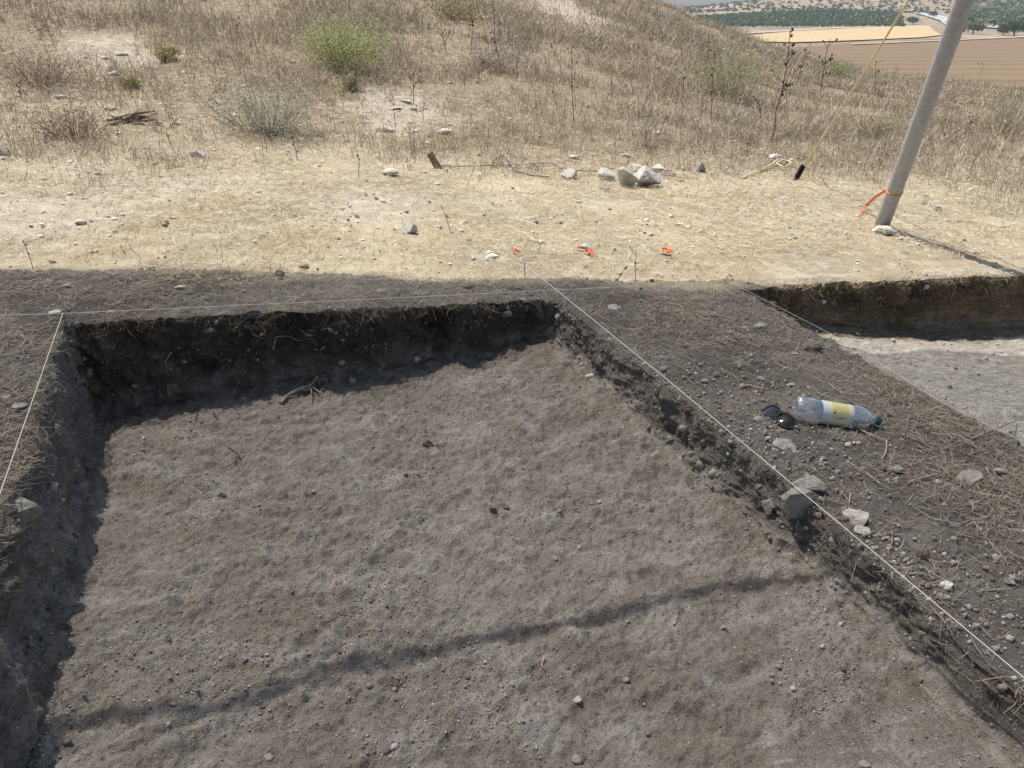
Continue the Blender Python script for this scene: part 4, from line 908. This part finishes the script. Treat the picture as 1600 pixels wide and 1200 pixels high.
stalk(646, 162, 46, 'dark stalk beside the bare patch rocks', 27, .02, 7, .3)
stalk(1193, 200, 40, 'short dark stalk leaning beside the tall thistle', 28, -.3, 7, .5)
stalk(1246, 128, 50, 'dark dead stalk between thistles near the crest', 29, .1, 5, .4)
stalk(393, 122, 40, 'pale bare stick standing above the wiry shrub', 30, 0, 2, .1, M_STALK_P, 1.2)
stalk(993, 442, 62, 'thin branched dry stem at the edge of the shade', 31, -.05, 5, .5, M_STALK, .45, 'dry_plant')
stalk(53, 420, 42, 'thin dry stem standing by the shade edge', 32, -.08, 3, .25, M_STALK, .45, 'dry_plant')
stalk(960, 440, 26, 'short leaning dry stem near the trench corner', 33, .5, 3, .3, M_STALK, .5, 'dry_plant')
stalk(706, 360, 40, 'crooked pale dry stem in the straw', 34, -.35, 3, .4, M_STALK_P, .8, 'dry_plant')
stalk(560, 280, 50, 'thin dry stem near the pale wedge shaped rock', 35, .02, 5, .3, M_STALK_P, .8, 'dry_plant')
r8 = random.Random(4)
for k in range(60):
    u = r8.uniform(0, 1590); v = r8.uniform(40, 250) if u < 1100 else r8.uniform(max(60, 60 + (u - 1150) * .17) + 12, 250)
    if 1330 < u < 1500 and v > 150: continue
    stalk(u, v, r8.uniform(18, 46), 'slender dead weed stalk rising from the dry grass', 60 + k, r8.uniform(-.2, .2), 5, .5, r8.choice([M_STALK, M_STALK_P, M_STALK_P]), .8, 'dead_weed')['group'] = 'dead weeds on the slope'

# ------------------------------------------------------------------ water bottle
def frame(P0, P1, upv=(0, 0, 1)):
    x = unit(P1 - P0); y = unit(np.cross(upv, x)); z = np.cross(x, y); return np.stack([x, y, z], 1)
def lathe(prof, n=48, lobes=None):
    V = []; an = np.arange(n) * 2 * math.pi / n
    for (x, r) in prof:
        rr = r * np.ones(n)
        if lobes and x < lobes[1]: rr = r * (1 + lobes[2] * (1 - x / lobes[1]) * np.cos(lobes[0] * an))
        V.append(np.stack([np.full(n, x), rr * np.cos(an), rr * np.sin(an)], 1))
    m = len(prof); i, j = np.meshgrid(np.arange(m - 1), np.arange(n), indexing='ij'); k = (j + 1) % n
    return np.concatenate(V), np.stack([i * n + j, i * n + k, (i + 1) * n + k, (i + 1) * n + j], -1).reshape(-1, 4)
def smoothprof(pts, n=70):
    pts = np.array(pts); d_ = np.concatenate([[0], np.cumsum(np.hypot(*np.diff(pts, axis=0).T))]); s = np.linspace(0, d_[-1], n); q = np.stack([np.interp(s, d_, pts[:, 0]), np.interp(s, d_, pts[:, 1])], 1)
    k = np.copy(q)
    for _ in range(3): k[1:-1] = (k[:-2] + 2 * k[1:-1] + k[2:]) / 4
    return k
h0, _ = hit(1238, 655, (0,)); h1, _ = hit(1374, 668, (0,))
PB0 = np.array(h0) + np.array([0, 0, .049]); PB1 = np.array(h1) + np.array([0, 0, .026]); BL_ = np.linalg.norm(PB1 - PB0); print('bottle length', BL_)
BR = frame(PB0, PB1); sB = BL_ / .34
bot = empty('plastic_bottle', PB0 - np.array([0, 0, .045])); tag(bot, 'clear plastic drink bottle with yellow label and green cap lying on the baulk', 'bottle')
def bot_tf(V): return (np.asarray(V) * sB) @ BR.T + np.array([0, 0, .045])
t = NT('clear_plastic', .08, .5); t.col((.9, .94, .97)); t.b.inputs['Roughness'].default_value = .12
tr = t.n('ShaderNodeBsdfTransparent'); tr.inputs[0].default_value = (.97, .985, 1, 1); lw = t.n('ShaderNodeLayerWeight'); lw.inputs['Blend'].default_value = .32
gl = t.n('ShaderNodeBsdfGlossy'); gl.inputs['Roughness'].default_value = .07; gl.inputs[0].default_value = (.95, .97, 1, 1)
df = t.n('ShaderNodeBsdfTranslucent'); df.inputs[0].default_value = (.86, .9, .95, 1); d2 = t.n('ShaderNodeBsdfDiffuse'); d2.inputs[0].default_value = (.8, .85, .92, 1)
m0 = t.n('ShaderNodeMixShader'); m0.inputs[0].default_value = .5; t.l(df.outputs[0], m0.inputs[1]); t.l(d2.outputs[0], m0.inputs[2])
m1 = t.n('ShaderNodeMixShader'); m1.inputs[0].default_value = .22; t.l(tr.outputs[0], m1.inputs[1]); t.l(m0.outputs[0], m1.inputs[2])
m2 = t.n('ShaderNodeMixShader'); t.l(t.ramp(lw.outputs['Facing'], .05, .95, .17, .9), m2.inputs[0]); t.l(m1.outputs[0], m2.inputs[1]); t.l(gl.outputs[0], m2.inputs[2])
bmp = t.n('ShaderNodeBump'); bmp.inputs['Distance'].default_value = .008; bmp.inputs['Strength'].default_value = .8; t.l(t.noise(28, 3, .5), bmp.inputs['Height']); t.l(bmp.outputs[0], gl.inputs['Normal']); t.l(bmp.outputs[0], df.inputs['Normal'])
t.l(m2.outputs[0], t.t.nodes['Material Output'].inputs[0]); M_PET = t.m
prof = smoothprof([(.012, .0005), (.008, .015), (.001, .029), (.002, .036), (.012, .044), (.03, .0465), (.075, .047), (.092, .044), (.095, .0435), (.214, .0435), (.218, .0455), (.245, .047), (.268, .0425), (.288, .031), (.303, .0185), (.311, .0142), (.3125, .0172), (.3155, .0172), (.317, .0138), (.334, .0132)], 90)
V, Qd = lathe(prof, 60, (5, .035, .13)); V[:, 1:] *= (1 + .018 * fbm(V * 26, 2))[:, None]
link('shell', mesh_np('shell', bot_tf(V), Qd, None, True), M_PET, bot)
# label
t = NT('bottle_label', .45, .35); lx = t.attr('lx', 'Fac'); la = t.attr('la', 'Fac')
def band(x, a, b, e=.004): return t.mul(t.ramp(x, a - e, a + e), t.ramp(x, b + e, b - e))
cmb = t.n('ShaderNodeCombineXYZ'); t.l(t.mul(lx, 30.0), cmb.inputs[0]); t.l(t.mul(la, 20.0), cmb.inputs[1])
txt = t.noise(1.0, 2, .6, cmb.outputs[0]); rows = t.mul(t.mul(la, 150.0), 1.0, 'SINE') if False else None
wv = t.n('ShaderNodeMath', operation='SINE'); t.l(t.mul(la, 44.0), wv.inputs[0]); ink = t.mul(t.ramp(wv.outputs[0], .0, .35), t.ramp(txt, .44, .5))
yel = t.mix(t.mul(t.mul(ink, band(lx, .33, .86)), .8), (.70, .63, .27), (.16, .14, .05))
low = t.mix(t.ramp(t.noise(40, 3, .6), .35, .65), (.66, .62, .36), (.74, .70, .46))
leafn = t.noise(60, 2, .5, t.map((1, 1, 3))); low = t.mix(t.mul(t.mul(t.ramp(leafn, .55, .6), band(la, -.40, -.12, .03)), band(lx, .45, .8, .03)), low, (.10, .17, .06))
body = t.mix(t.ramp(la, -.08, .02), low, yel)
body = t.mix(t.mul(band(lx, .33, .41), band(la, .0, .22)), body, (.12, .15, .22))
full = t.mix(band(lx, .26, .90), (.62, .64, .66), body); full = t.mix(t.mul(band(lx, .93, .96), t.ramp(txt, .46, .5)), full, (.25, .25, .3)); t.col(full); M_LABEL = t.m
nl = 64; lp = [(.094 + .12 * k / 12, .0446) for k in range(13)]; V, Qd = lathe(lp, nl); me = mesh_np('label', bot_tf(V), Qd, None, True)
set_f(me, 'lx', np.repeat(np.arange(13) / 12., nl)); W_ = bot_tf(V) - bot_tf(np.stack([V[:, 0], 0 * V[:, 0], 0 * V[:, 0]], 1)); vd = unit(CAM - PB0); vd = unit(vd - BR[:, 0] * (vd @ BR[:, 0])); upd = np.cross(BR[:, 0], vd); upd = upd if upd[2] > 0 else -upd
set_f(me, 'la', np.arctan2(W_ @ upd, W_ @ vd)); link('label', me, M_LABEL, bot)
# cap
cp_ = [(.3165, .0145), (.3165, .0165), (.3345, .0165), (.3365, .0155), (.3370, .013), (.3372, .0005)]; V, Qd = lathe(cp_, 72); V[72:216, 1:] *= (1 + .025 * (np.arange(144) % 2))[:, None]
link('cap', mesh_np('cap', bot_tf(V), Qd, None, False), plain('green_cap', (.012, .085, .045), .4, .4, .1, 40), bot)
# water left in the neck end
import bmesh
V, Qd = lathe([(x, max(r - .0018, .0004)) for x, r in prof if .1 < x < .33], 48); bm = bmesh.new(); vs = [bm.verts.new(v) for v in bot_tf(V)]
for q in Qd: bm.faces.new([vs[k] for k in q])
for ring in (vs[:48], vs[-48:]): bm.faces.new(ring)
lev = bot_tf([[.25, 0, 0]])[0]; zl = lev[2] - .012 * sB
bmesh.ops.recalc_face_normals(bm, faces=bm.faces)
res = bmesh.ops.bisect_plane(bm, geom=bm.verts[:] + bm.edges[:] + bm.faces[:], plane_co=(0, 0, zl), plane_no=(0, 0, 1), clear_outer=True)
ed = [e for e in bm.edges if e.is_boundary]
if ed: bmesh.ops.holes_fill(bm, edges=ed)
me = bpy.data.meshes.new('water'); bm.to_mesh(me); bm.free()
for p_ in me.polygons: p_.use_smooth = True
t = NT('water', .02, .5); t.b.inputs['Transmission Weight'].default_value = 1; t.b.inputs['IOR'].default_value = 1.33; t.b.inputs['Roughness'].default_value = .02; t.col((.95, .98, 1)); link('water', me, t.m, bot)

# ------------------------------------------------------------------ sunglasses
g0, _ = hit(1190, 642, (0,)); g1, _ = hit(1238, 672, (0,)); g0, g1 = np.array(g0), np.array(g1); gc = (g0 + g1) / 2; gx = unit(g1 - g0); print('glasses span', np.linalg.norm(g1 - g0))
vv = unit(CAM - gc); gn = unit(np.array([0, 0, 1.0]) * .75 + vv * .9); gn = unit(gn - gx * (gn @ gx)); gy = np.cross(gn, gx); 
if gy[2] < 0: gy = -gy
gl_o = empty('sunglasses', gc); tag(gl_o, 'black sunglasses lying lenses up on the soil beside the bottle', 'sunglasses'); gs = 1.22
def gtf(V): V = np.asarray(V, float) * gs; return V[:, :1] * gx + V[:, 1:2] * gy + V[:, 2:3] * gn + np.array([0, 0, .022])
def outline(sx, n=40):
    a = np.arange(n) * 2 * math.pi / n; ex = .031 * np.sign(np.cos(a)) * np.abs(np.cos(a)) ** .75; ey = .0225 * np.sign(np.sin(a)) * np.abs(np.sin(a)) ** .8 - .002 * np.cos(a) * 0
    x = ex + sx * .0325; y = ey + .003 * np.abs(x) / .06; z = -(x / .07) ** 2 * .016; return np.stack([x, y, z], 1)
M_LENS = NT('dark_lens', .1, .5); M_LENS.col((.006, .007, .008)); M_LENS = M_LENS.m; M_FRAME = plain('black_frame', (.012, .012, .014), .55, .3, .1, 40)
for sx in (-1, 1):
    O_ = outline(sx); c = O_.mean(0) + np.array([0, 0, .004]); V = [c]; T = []
    for rr, hz in ((.5, .003), (1.0, 0)): V += list(c * (1 - rr) + O_ * rr + np.array([0, 0, hz * (1 - rr)]))
    n = 40; T = [(0, 1 + k, 1 + (k + 1) % n) for k in range(n)]; Qd = [(1 + k, 1 + n + k, 1 + n + (k + 1) % n, 1 + (k + 1) % n) for k in range(n)]
    link('lens', mesh_np('lens', gtf(V), Qd, T, True), M_LENS, gl_o)
    MB().tube(gtf(np.concatenate([O_, O_[:2]])), .0038 * gs, 8).obj('rim', M_FRAME, gl_o, True)
    hx = sx * .0655; MB().tube(gtf([(hx, .010, -.013), (hx * 1.03, .010, -.022), (hx * .6, .006, -.030), (-hx * .15, .0, -.033), (-hx * .75, -.006, -.034), (-hx * .92, -.016, -.032)]), [.006 * gs, .006 * gs, .005 * gs, .0048 * gs, .0052 * gs, .004 * gs], 8).obj('temple', M_FRAME, gl_o, True)
MB().tube(gtf([(-.0085, .006, 0), (-.004, .0095, .002), (.004, .0095, .002), (.0085, .006, 0)]), .0042 * gs, 8).obj('bridge', M_FRAME, gl_o, True)

# ------------------------------------------------------------------ stakes, wire, rope, tape
M_WOOD = plain('weathered_wood', (.17, .13, .10), .95, .1, .35, 30, .004); M_BLACK = plain('charred_wood', (.018, .015, .013), .9, .15, .3, 40, .003)
def stake(u0, v0, u1, v1, size, mat, label, name):
    b, _ = hit(u1, v1, (0,)); b = np.array(b); t_ = CAM + ray(u0, v0) * depth_of(b); z = unit(t_ - b); L_ = np.linalg.norm(t_ - b); x = unit(np.cross(np.array([0, 1.0, 0]), z)); y = np.cross(z, x)
    mb = MB(); mb.box(z * (L_ / 2 - .05), (x, y, z), (size[0], size[1], L_ + .1), .006); o = mb.obj(name, mat); o.location = b; tag(o, label, 'stake'); return t_
top_s = stake(1255.5, 258, 1243, 281, (.042, .036), M_BLACK, 'short black stake in the dry grass holding the guy rope', 'tent_stake')
stake(671, 239, 685, 263, (.058, .024), M_WOOD, 'short flat grey-brown wooden stake leaning in dry grass', 'wooden_stake')
M_ROPE = plain('beige_rope', (.62, .51, .33), .9, .1, .2, 120)
def sag(a, b, s, n=24):
    k = np.linspace(0, 1, n)[:, None]; P_ = a * (1 - k) + b * k; P_[:, 2] -= s * 4 * k[:, 0] * (1 - k[:, 0]); return P_
def gpt(u, v, up_=.01): q, _ = hit(u, v, (0,)); return np.array(q) + np.array([0, 0, up_])
rp = empty('guy_rope', top_s); tag(rp, 'beige guy rope from the black stake up towards the leaning pole', 'rope')
line = sag(top_s - np.array([0, 0, .02]), PT - pdir * .05, .05, 40); MB().tube(line - top_s, .008, 7).obj('line', M_ROPE, rp, True)
MB().tube(sag(top_s, line[3], .0, 8) - top_s + np.array([.012, 0, 0]), .007, 6).obj('knot', M_ROPE, rp, True)
coil = [gpt(1240, 262, .05), gpt(1222, 257, .05), gpt(1212, 260, .03), gpt(1225, 266, .03), gpt(1236, 261, .04), gpt(1216, 255, .05), gpt(1205, 262, .03), gpt(1190, 268, .02), gpt(1172, 275, .02), gpt(1160, 280, .01)]
c_ = np.array(coil); tt = np.linspace(0, len(c_) - 1, 60); c_ = np.stack([np.interp(tt, np.arange(len(c_)), c_[:, k]) for k in range(3)], 1); c_[1:-1] = (c_[:-2] + c_[1:-1] * 2 + c_[2:]) / 4
MB().tube(c_ - top_s, .008, 6).obj('tail', M_ROPE, rp, True)
hang = np.array([line[4], line[4] + (gpt(1268, 268, .02) - line[4]) * .5 + np.array([.03, 0, -.03]), gpt(1270, 272, .02), gpt(1276, 281, .01), gpt(1289, 283, .01)]); MB().tube(hang - top_s, .006, 6).obj('loose_end', M_ROPE, rp, True)
M_WIRE = plain('black_cable', (.02, .02, .025), .6, .3, .2, 30); M_BLUE = plain('blue_cord', (.025, .04, .085), .7, .2, .2, 30)
def groundline(px, up_=.012, n=60):
    c = np.array([gpt(u, v, up_ if np.isscalar(up_) else up_[k]) for k, (u, v) in enumerate(px)]); tt = np.linspace(0, len(c) - 1, n); c = np.stack([np.interp(tt, np.arange(len(c)), c[:, k]) for k in range(3)], 1)
    for _ in range(2): c[1:-1] = (c[:-2] + c[1:-1] * 2 + c[2:]) / 4
    return c
def ground_thing(name, px, up_, r, mat, label, cat):
    c = groundline(px, up_); o = MB().tube(c - c[0], r, 6).obj(name, mat, None, True); o.location = c[0]; tag(o, label, cat); return o
ground_thing('cable', [(682, 262), (720, 263), (760, 262), (800, 261), (850, 258), (862, 257), (880, 268), (930, 271), (960, 266)], .018, .004, M_WIRE, 'thin black cable running from the wooden stake to the rocks', 'cable')
ground_thing('cord', [(770, 263), (774, 256), (784, 252), (794, 258), (803, 270), (830, 277), (858, 279)], (.02, .04, .06, .04, .02, .015, .015), .005, M_BLUE, 'dark blue cord looped over the black cable', 'cord')
M_ORANGE = plain('orange_tape', (.74, .19, .06), .55, .3, .15, 60)
def scrap(u, v, wpx, label, seed):
    q, _ = hit(u, v, (0,)); q = np.array(q); L_ = pxm(q, wpx) * .9; r = np.random.default_rng(seed); n = 22; s = np.linspace(0, 1, n)
    c = np.stack([L_ * (.45 * np.sin(s * 5 + seed) * .6 + .12 * r.normal(size=n)), L_ * .3 * np.cos(s * 7 + seed), .012 + L_ * .28 * np.abs(np.sin(s * 9 + seed)) + .004 * r.random(n)], 1)
    wdir = np.stack([.3 * np.sin(s * 6), np.full(n, .7), .7 * np.cos(s * 8)], 1); wdir = unit_rows(wdir) * L_ * .17; V = np.concatenate([c - wdir, c + wdir]); V[:, 2] = np.maximum(V[:, 2], .002)
    me = mesh_np('tape_scrap', V, [(k, k + 1, n + k + 1, n + k) for k in range(n - 1)]); o = link('tape_scrap', me, M_ORANGE); o.location = q; sm_ = o.modifiers.new('thick', 'SOLIDIFY'); sm_.thickness = .0006; tag(o, label, 'tape'); return o
scrap(806, 398, 20, 'crumpled orange tape scrap beside a pale rock in the straw', 1)
scrap(905, 391, 11, 'small orange tape scrap touching the white rock', 2)
scrap(922, 398, 18, 'orange tape scrap in front of the white rock', 3)
scrap(1040, 398, 20, 'lone bright orange tape scrap by the branched dry stem', 4)
# orange strap at the pole foot
pa = PB + pdir * .33; lf = unit(np.cross(pdir, ray(1369, 308))); lf = lf if lf[0] < 0 else -lf
a0 = pa + lf * .05; b0 = gpt(1352, 327, .03); b1 = gpt(1339, 340, .01); st = empty('orange_strap', b1); tag(st, 'frayed orange strap tied round the foot of the leaning pole', 'strap')
cc_ = np.array([a0 + pdir * .02 - unit(ray(1369, 308)) * -.04, a0, a0 * .6 + b0 * .4 + np.array([-.03, 0, -.01]), b0]); tt = np.linspace(0, 3, 16); cc_ = np.stack([np.interp(tt, np.arange(4), cc_[:, k]) for k in range(3)], 1)
wd_ = unit(np.cross(cc_[-1] - cc_[0], ray(1360, 318))) * .010; V = np.concatenate([cc_ - wd_, cc_ + wd_]) - b1; me = mesh_np('webbing', V, [(k, k + 1, 17 + k, 16 + k) for k in range(15)]); oo = link('webbing', me, M_ORANGE, st); sm_ = oo.modifiers.new('thick', 'SOLIDIFY'); sm_.thickness = .004
ring = np.array([pa + .0585 * (math.cos(a) * lf + math.sin(a) * np.cross(pdir, lf)) for a in np.linspace(0, 2 * math.pi, 26)]); MB().tube(ring - b1, .005, 6, False).obj('loop', M_ORANGE, st, True)
M_FRAY = plain('frayed_orange', (.70, .33, .15), .8, .1, .3, 60); r = np.random.default_rng(8)
for k in range(7):
    e = gpt(1339 + r.uniform(-4, 14), 340 + r.uniform(-4, 5), .006); MB().tube(np.array([b0, b0 * .5 + e * .5 + r.normal(0, .012, 3) + np.array([0, 0, .015]), e]) - b1, .0025, 5).obj('frayed_strand', M_FRAY, st)

# ------------------------------------------------------------------ roots and twigs
M_ROOT = plain('dry_root', (.26, .215, .165), .95, .1, .3, 40, .003); M_ROOT_D = plain('dark_root', (.13, .10, .07), .95, .1, .3, 40, .003); M_TWIG_B = plain('burnt_twig', (.10, .07, .052), .95, .1, .3, 40); M_RLET = plain('pale_rootlet', (.42, .33, .22), .9, .1, .3, 60)
def any_pt(u, v, up_=.005): q, n_ = hit(u, v); return np.array(q) + np.array(n_) * up_
def smooth_path(c, n=24):
    c = np.array(c); tt = np.linspace(0, len(c) - 1, n); c = np.stack([np.interp(tt, np.arange(len(c)), c[:, k]) for k in range(3)], 1)
    for _ in range(2): c[1:-1] = (c[:-2] + c[1:-1] * 2 + c[2:]) / 4
    return c
fl_p = lambda u, v, h: np.array(hit(u, v, (2,))[0]) + np.array([0, 0, h])
base = fl_p(440, 633, .0); ro = empty('dead_root', base); tag(ro, 'forked dead root lying at the foot of the dark far wall', 'root')
def back_up(u, v, ref): return CAM + ray(u, v) * depth_of(ref)
tr_ = [any_pt(438, 632, .004), any_pt(450, 620, .012), any_pt(468, 612, .02), any_pt(485, 607, .03), any_pt(500, 597, .05), any_pt(512, 587, .07)]
rt = MB().tube(smooth_path(tr_) - base, np.linspace(.0085, .0045, 24), 7).obj('main_root', M_ROOT, ro, True)
for k, pts in enumerate([[(486, 607), (498, 614), (506, 622)], [(480, 609), (487, 618), (484, 630)], [(497, 599), (508, 598), (510, 606)], [(502, 594), (511, 594), (514, 588)], [(462, 612), (474, 616), (488, 612)]]):
    MB().tube(smooth_path([any_pt(u, v, .02) for u, v in pts], 14) - base, np.linspace(.005, .002, 14), 6).obj('side_root', M_ROOT, ro, True)
def rootlet(px, r0, mat, label, name='rootlet', up_=.01):
    c = smooth_path([any_pt(u, v, up_) for u, v in px]); o = MB().tube(c - c[0], np.linspace(r0, r0 * .4, len(c)), 6).obj(name, mat, None, True); o.location = c[0]; tag(o, label, 'root'); return o
rootlet([(270, 548), (262, 560), (256, 572), (262, 578), (268, 566)], .0028, M_RLET, 'pale curled rootlet hanging from the dark far wall')
rootlet([(385, 505), (396, 520), (405, 528), (398, 520), (412, 532)], .003, M_RLET, 'pale rootlet tangle in the upper dark far wall')
rootlet([(428, 548), (432, 527), (448, 527), (470, 533)], .0028, M_RLET, 'pale bent rootlet poking out of the far wall beside the cavity')
rootlet([(330, 545), (365, 548), (390, 556)], .0035, M_ROOT_D, 'dark root crossing the far wall beside the burrow')
rootlet([(305, 640), (308, 650), (304, 662)], .0035, M_ROOT_D, 'short dark root at the foot of the far wall')
rootlet([(334, 645), (337, 655)], .004, M_ROOT_D, 'stubby dark root beside the short root at the wall foot')
rootlet([(356, 700), (372, 712), (366, 727), (345, 735)], .0026, M_ROOT_D, 'thin curved rootlet on the trench floor')
rootlet([(1490, 452), (1487, 462), (1484, 474)], .004, M_RLET, 'pale rootlet hanging in the second trench wall')
rootlet([(848, 1030), (846, 1040), (848, 1046)], .003, M_RLET, 'tiny pale rootlet standing on the trench floor')
rootlet([(478, 820), (480, 840), (478, 858)], .002, M_ROOT_D, 'thin dark rootlet on the trench floor beside pale scrapes')
def twig(px, r0, mat, label, up_=.012):
    c = smooth_path([any_pt(u, v, up_) for u, v in px]); o = MB().tube(c - c[0], np.linspace(r0, r0 * .55, len(c)), 6).obj('twig', mat, None, True); o.location = c[0]; tag(o, label, 'twig'); return o
twig([(1418, 760), (1432, 752), (1450, 749), (1466, 745)], .0055, M_ROOT, 'pale thick twig pointing at the weathered baulk stone')
twig([(1340, 672), (1362, 683), (1384, 694)], .003, M_RLET, 'straight pale twig in front of the bottle')
twig([(1384, 694), (1380, 708), (1378, 722)], .003, M_RLET, 'forked pale twig below the bottle cap')
twig([(1326, 775), (1327, 792)], .003, M_RLET, 'short upright pale twig by the knobbly stone')
twig([(1540, 735), (1548, 755), (1556, 772)], .004, M_ROOT, 'grey twig lying across straw beside the weathered stone')
twig([(1520, 690), (1550, 676), (1585, 660)], .004, M_ROOT, 'long grey twig at the rim of the second trench')
twig([(1330, 730), (1350, 742), (1372, 760)], .0025, M_RLET, 'thin crooked pale twig on the loose clods')
twig([(1110, 446), (1116, 453), (1112, 468)], .003, M_RLET, 'bent pale twig on the baulk below the far string')
twig([(0, 856), (14, 850), (24, 846)], .004, M_RLET, 'pale twig on the left rim below the large angular stone')
tp = empty('brushwood', gpt(205, 192, 0)); tag(tp, 'small heap of dark burnt twigs in the dry grass', 'brushwood'); r = np.random.default_rng(12); q0 = np.array(tp.location)
for k in range(16):
    a = gpt(165 + r.uniform(0, 40), 190 + r.uniform(-6, 8), r.uniform(.01, .05)); b = gpt(205 + r.uniform(0, 45), 190 + r.uniform(-8, 6), r.uniform(.005, .06)); MB().tube(smooth_path([a - q0, (a + b) / 2 - q0 + r.normal(0, .03, 3), b - q0], 8), r.uniform(.005, .009), 5).obj('twig', M_TWIG_B, tp)

# ------------------------------------------------------------------ air
mb = MB(); mb.box((0, 1200, (ZV - 1.5 + 45) / 2), np.eye(3), (11000, 4400, 45 - ZV + 1.5)); hz = mb.obj('haze', None); hz['kind'] = 'stuff'
m = bpy.data.materials.new('haze_air'); m.use_nodes = True; nt = m.node_tree; nt.nodes.clear(); out = nt.nodes.new('ShaderNodeOutputMaterial'); pv = nt.nodes.new('ShaderNodeVolumePrincipled')
pv.inputs['Color'].default_value = (.86, .91, 1, 1); pv.inputs['Density'].default_value = .00013; pv.inputs['Anisotropy'].default_value = .3; nt.links.new(pv.outputs[0], out.inputs['Volume']); hz.data.materials.clear(); hz.data.materials.append(m)
print('triangles', sum(sum(len(p.vertices) - 2 for p in o.data.polygons) if len(o.data.polygons) < 2000 else len(o.data.loops) - 2 * len(o.data.polygons) for o in bpy.data.objects if o.type == 'MESH'))
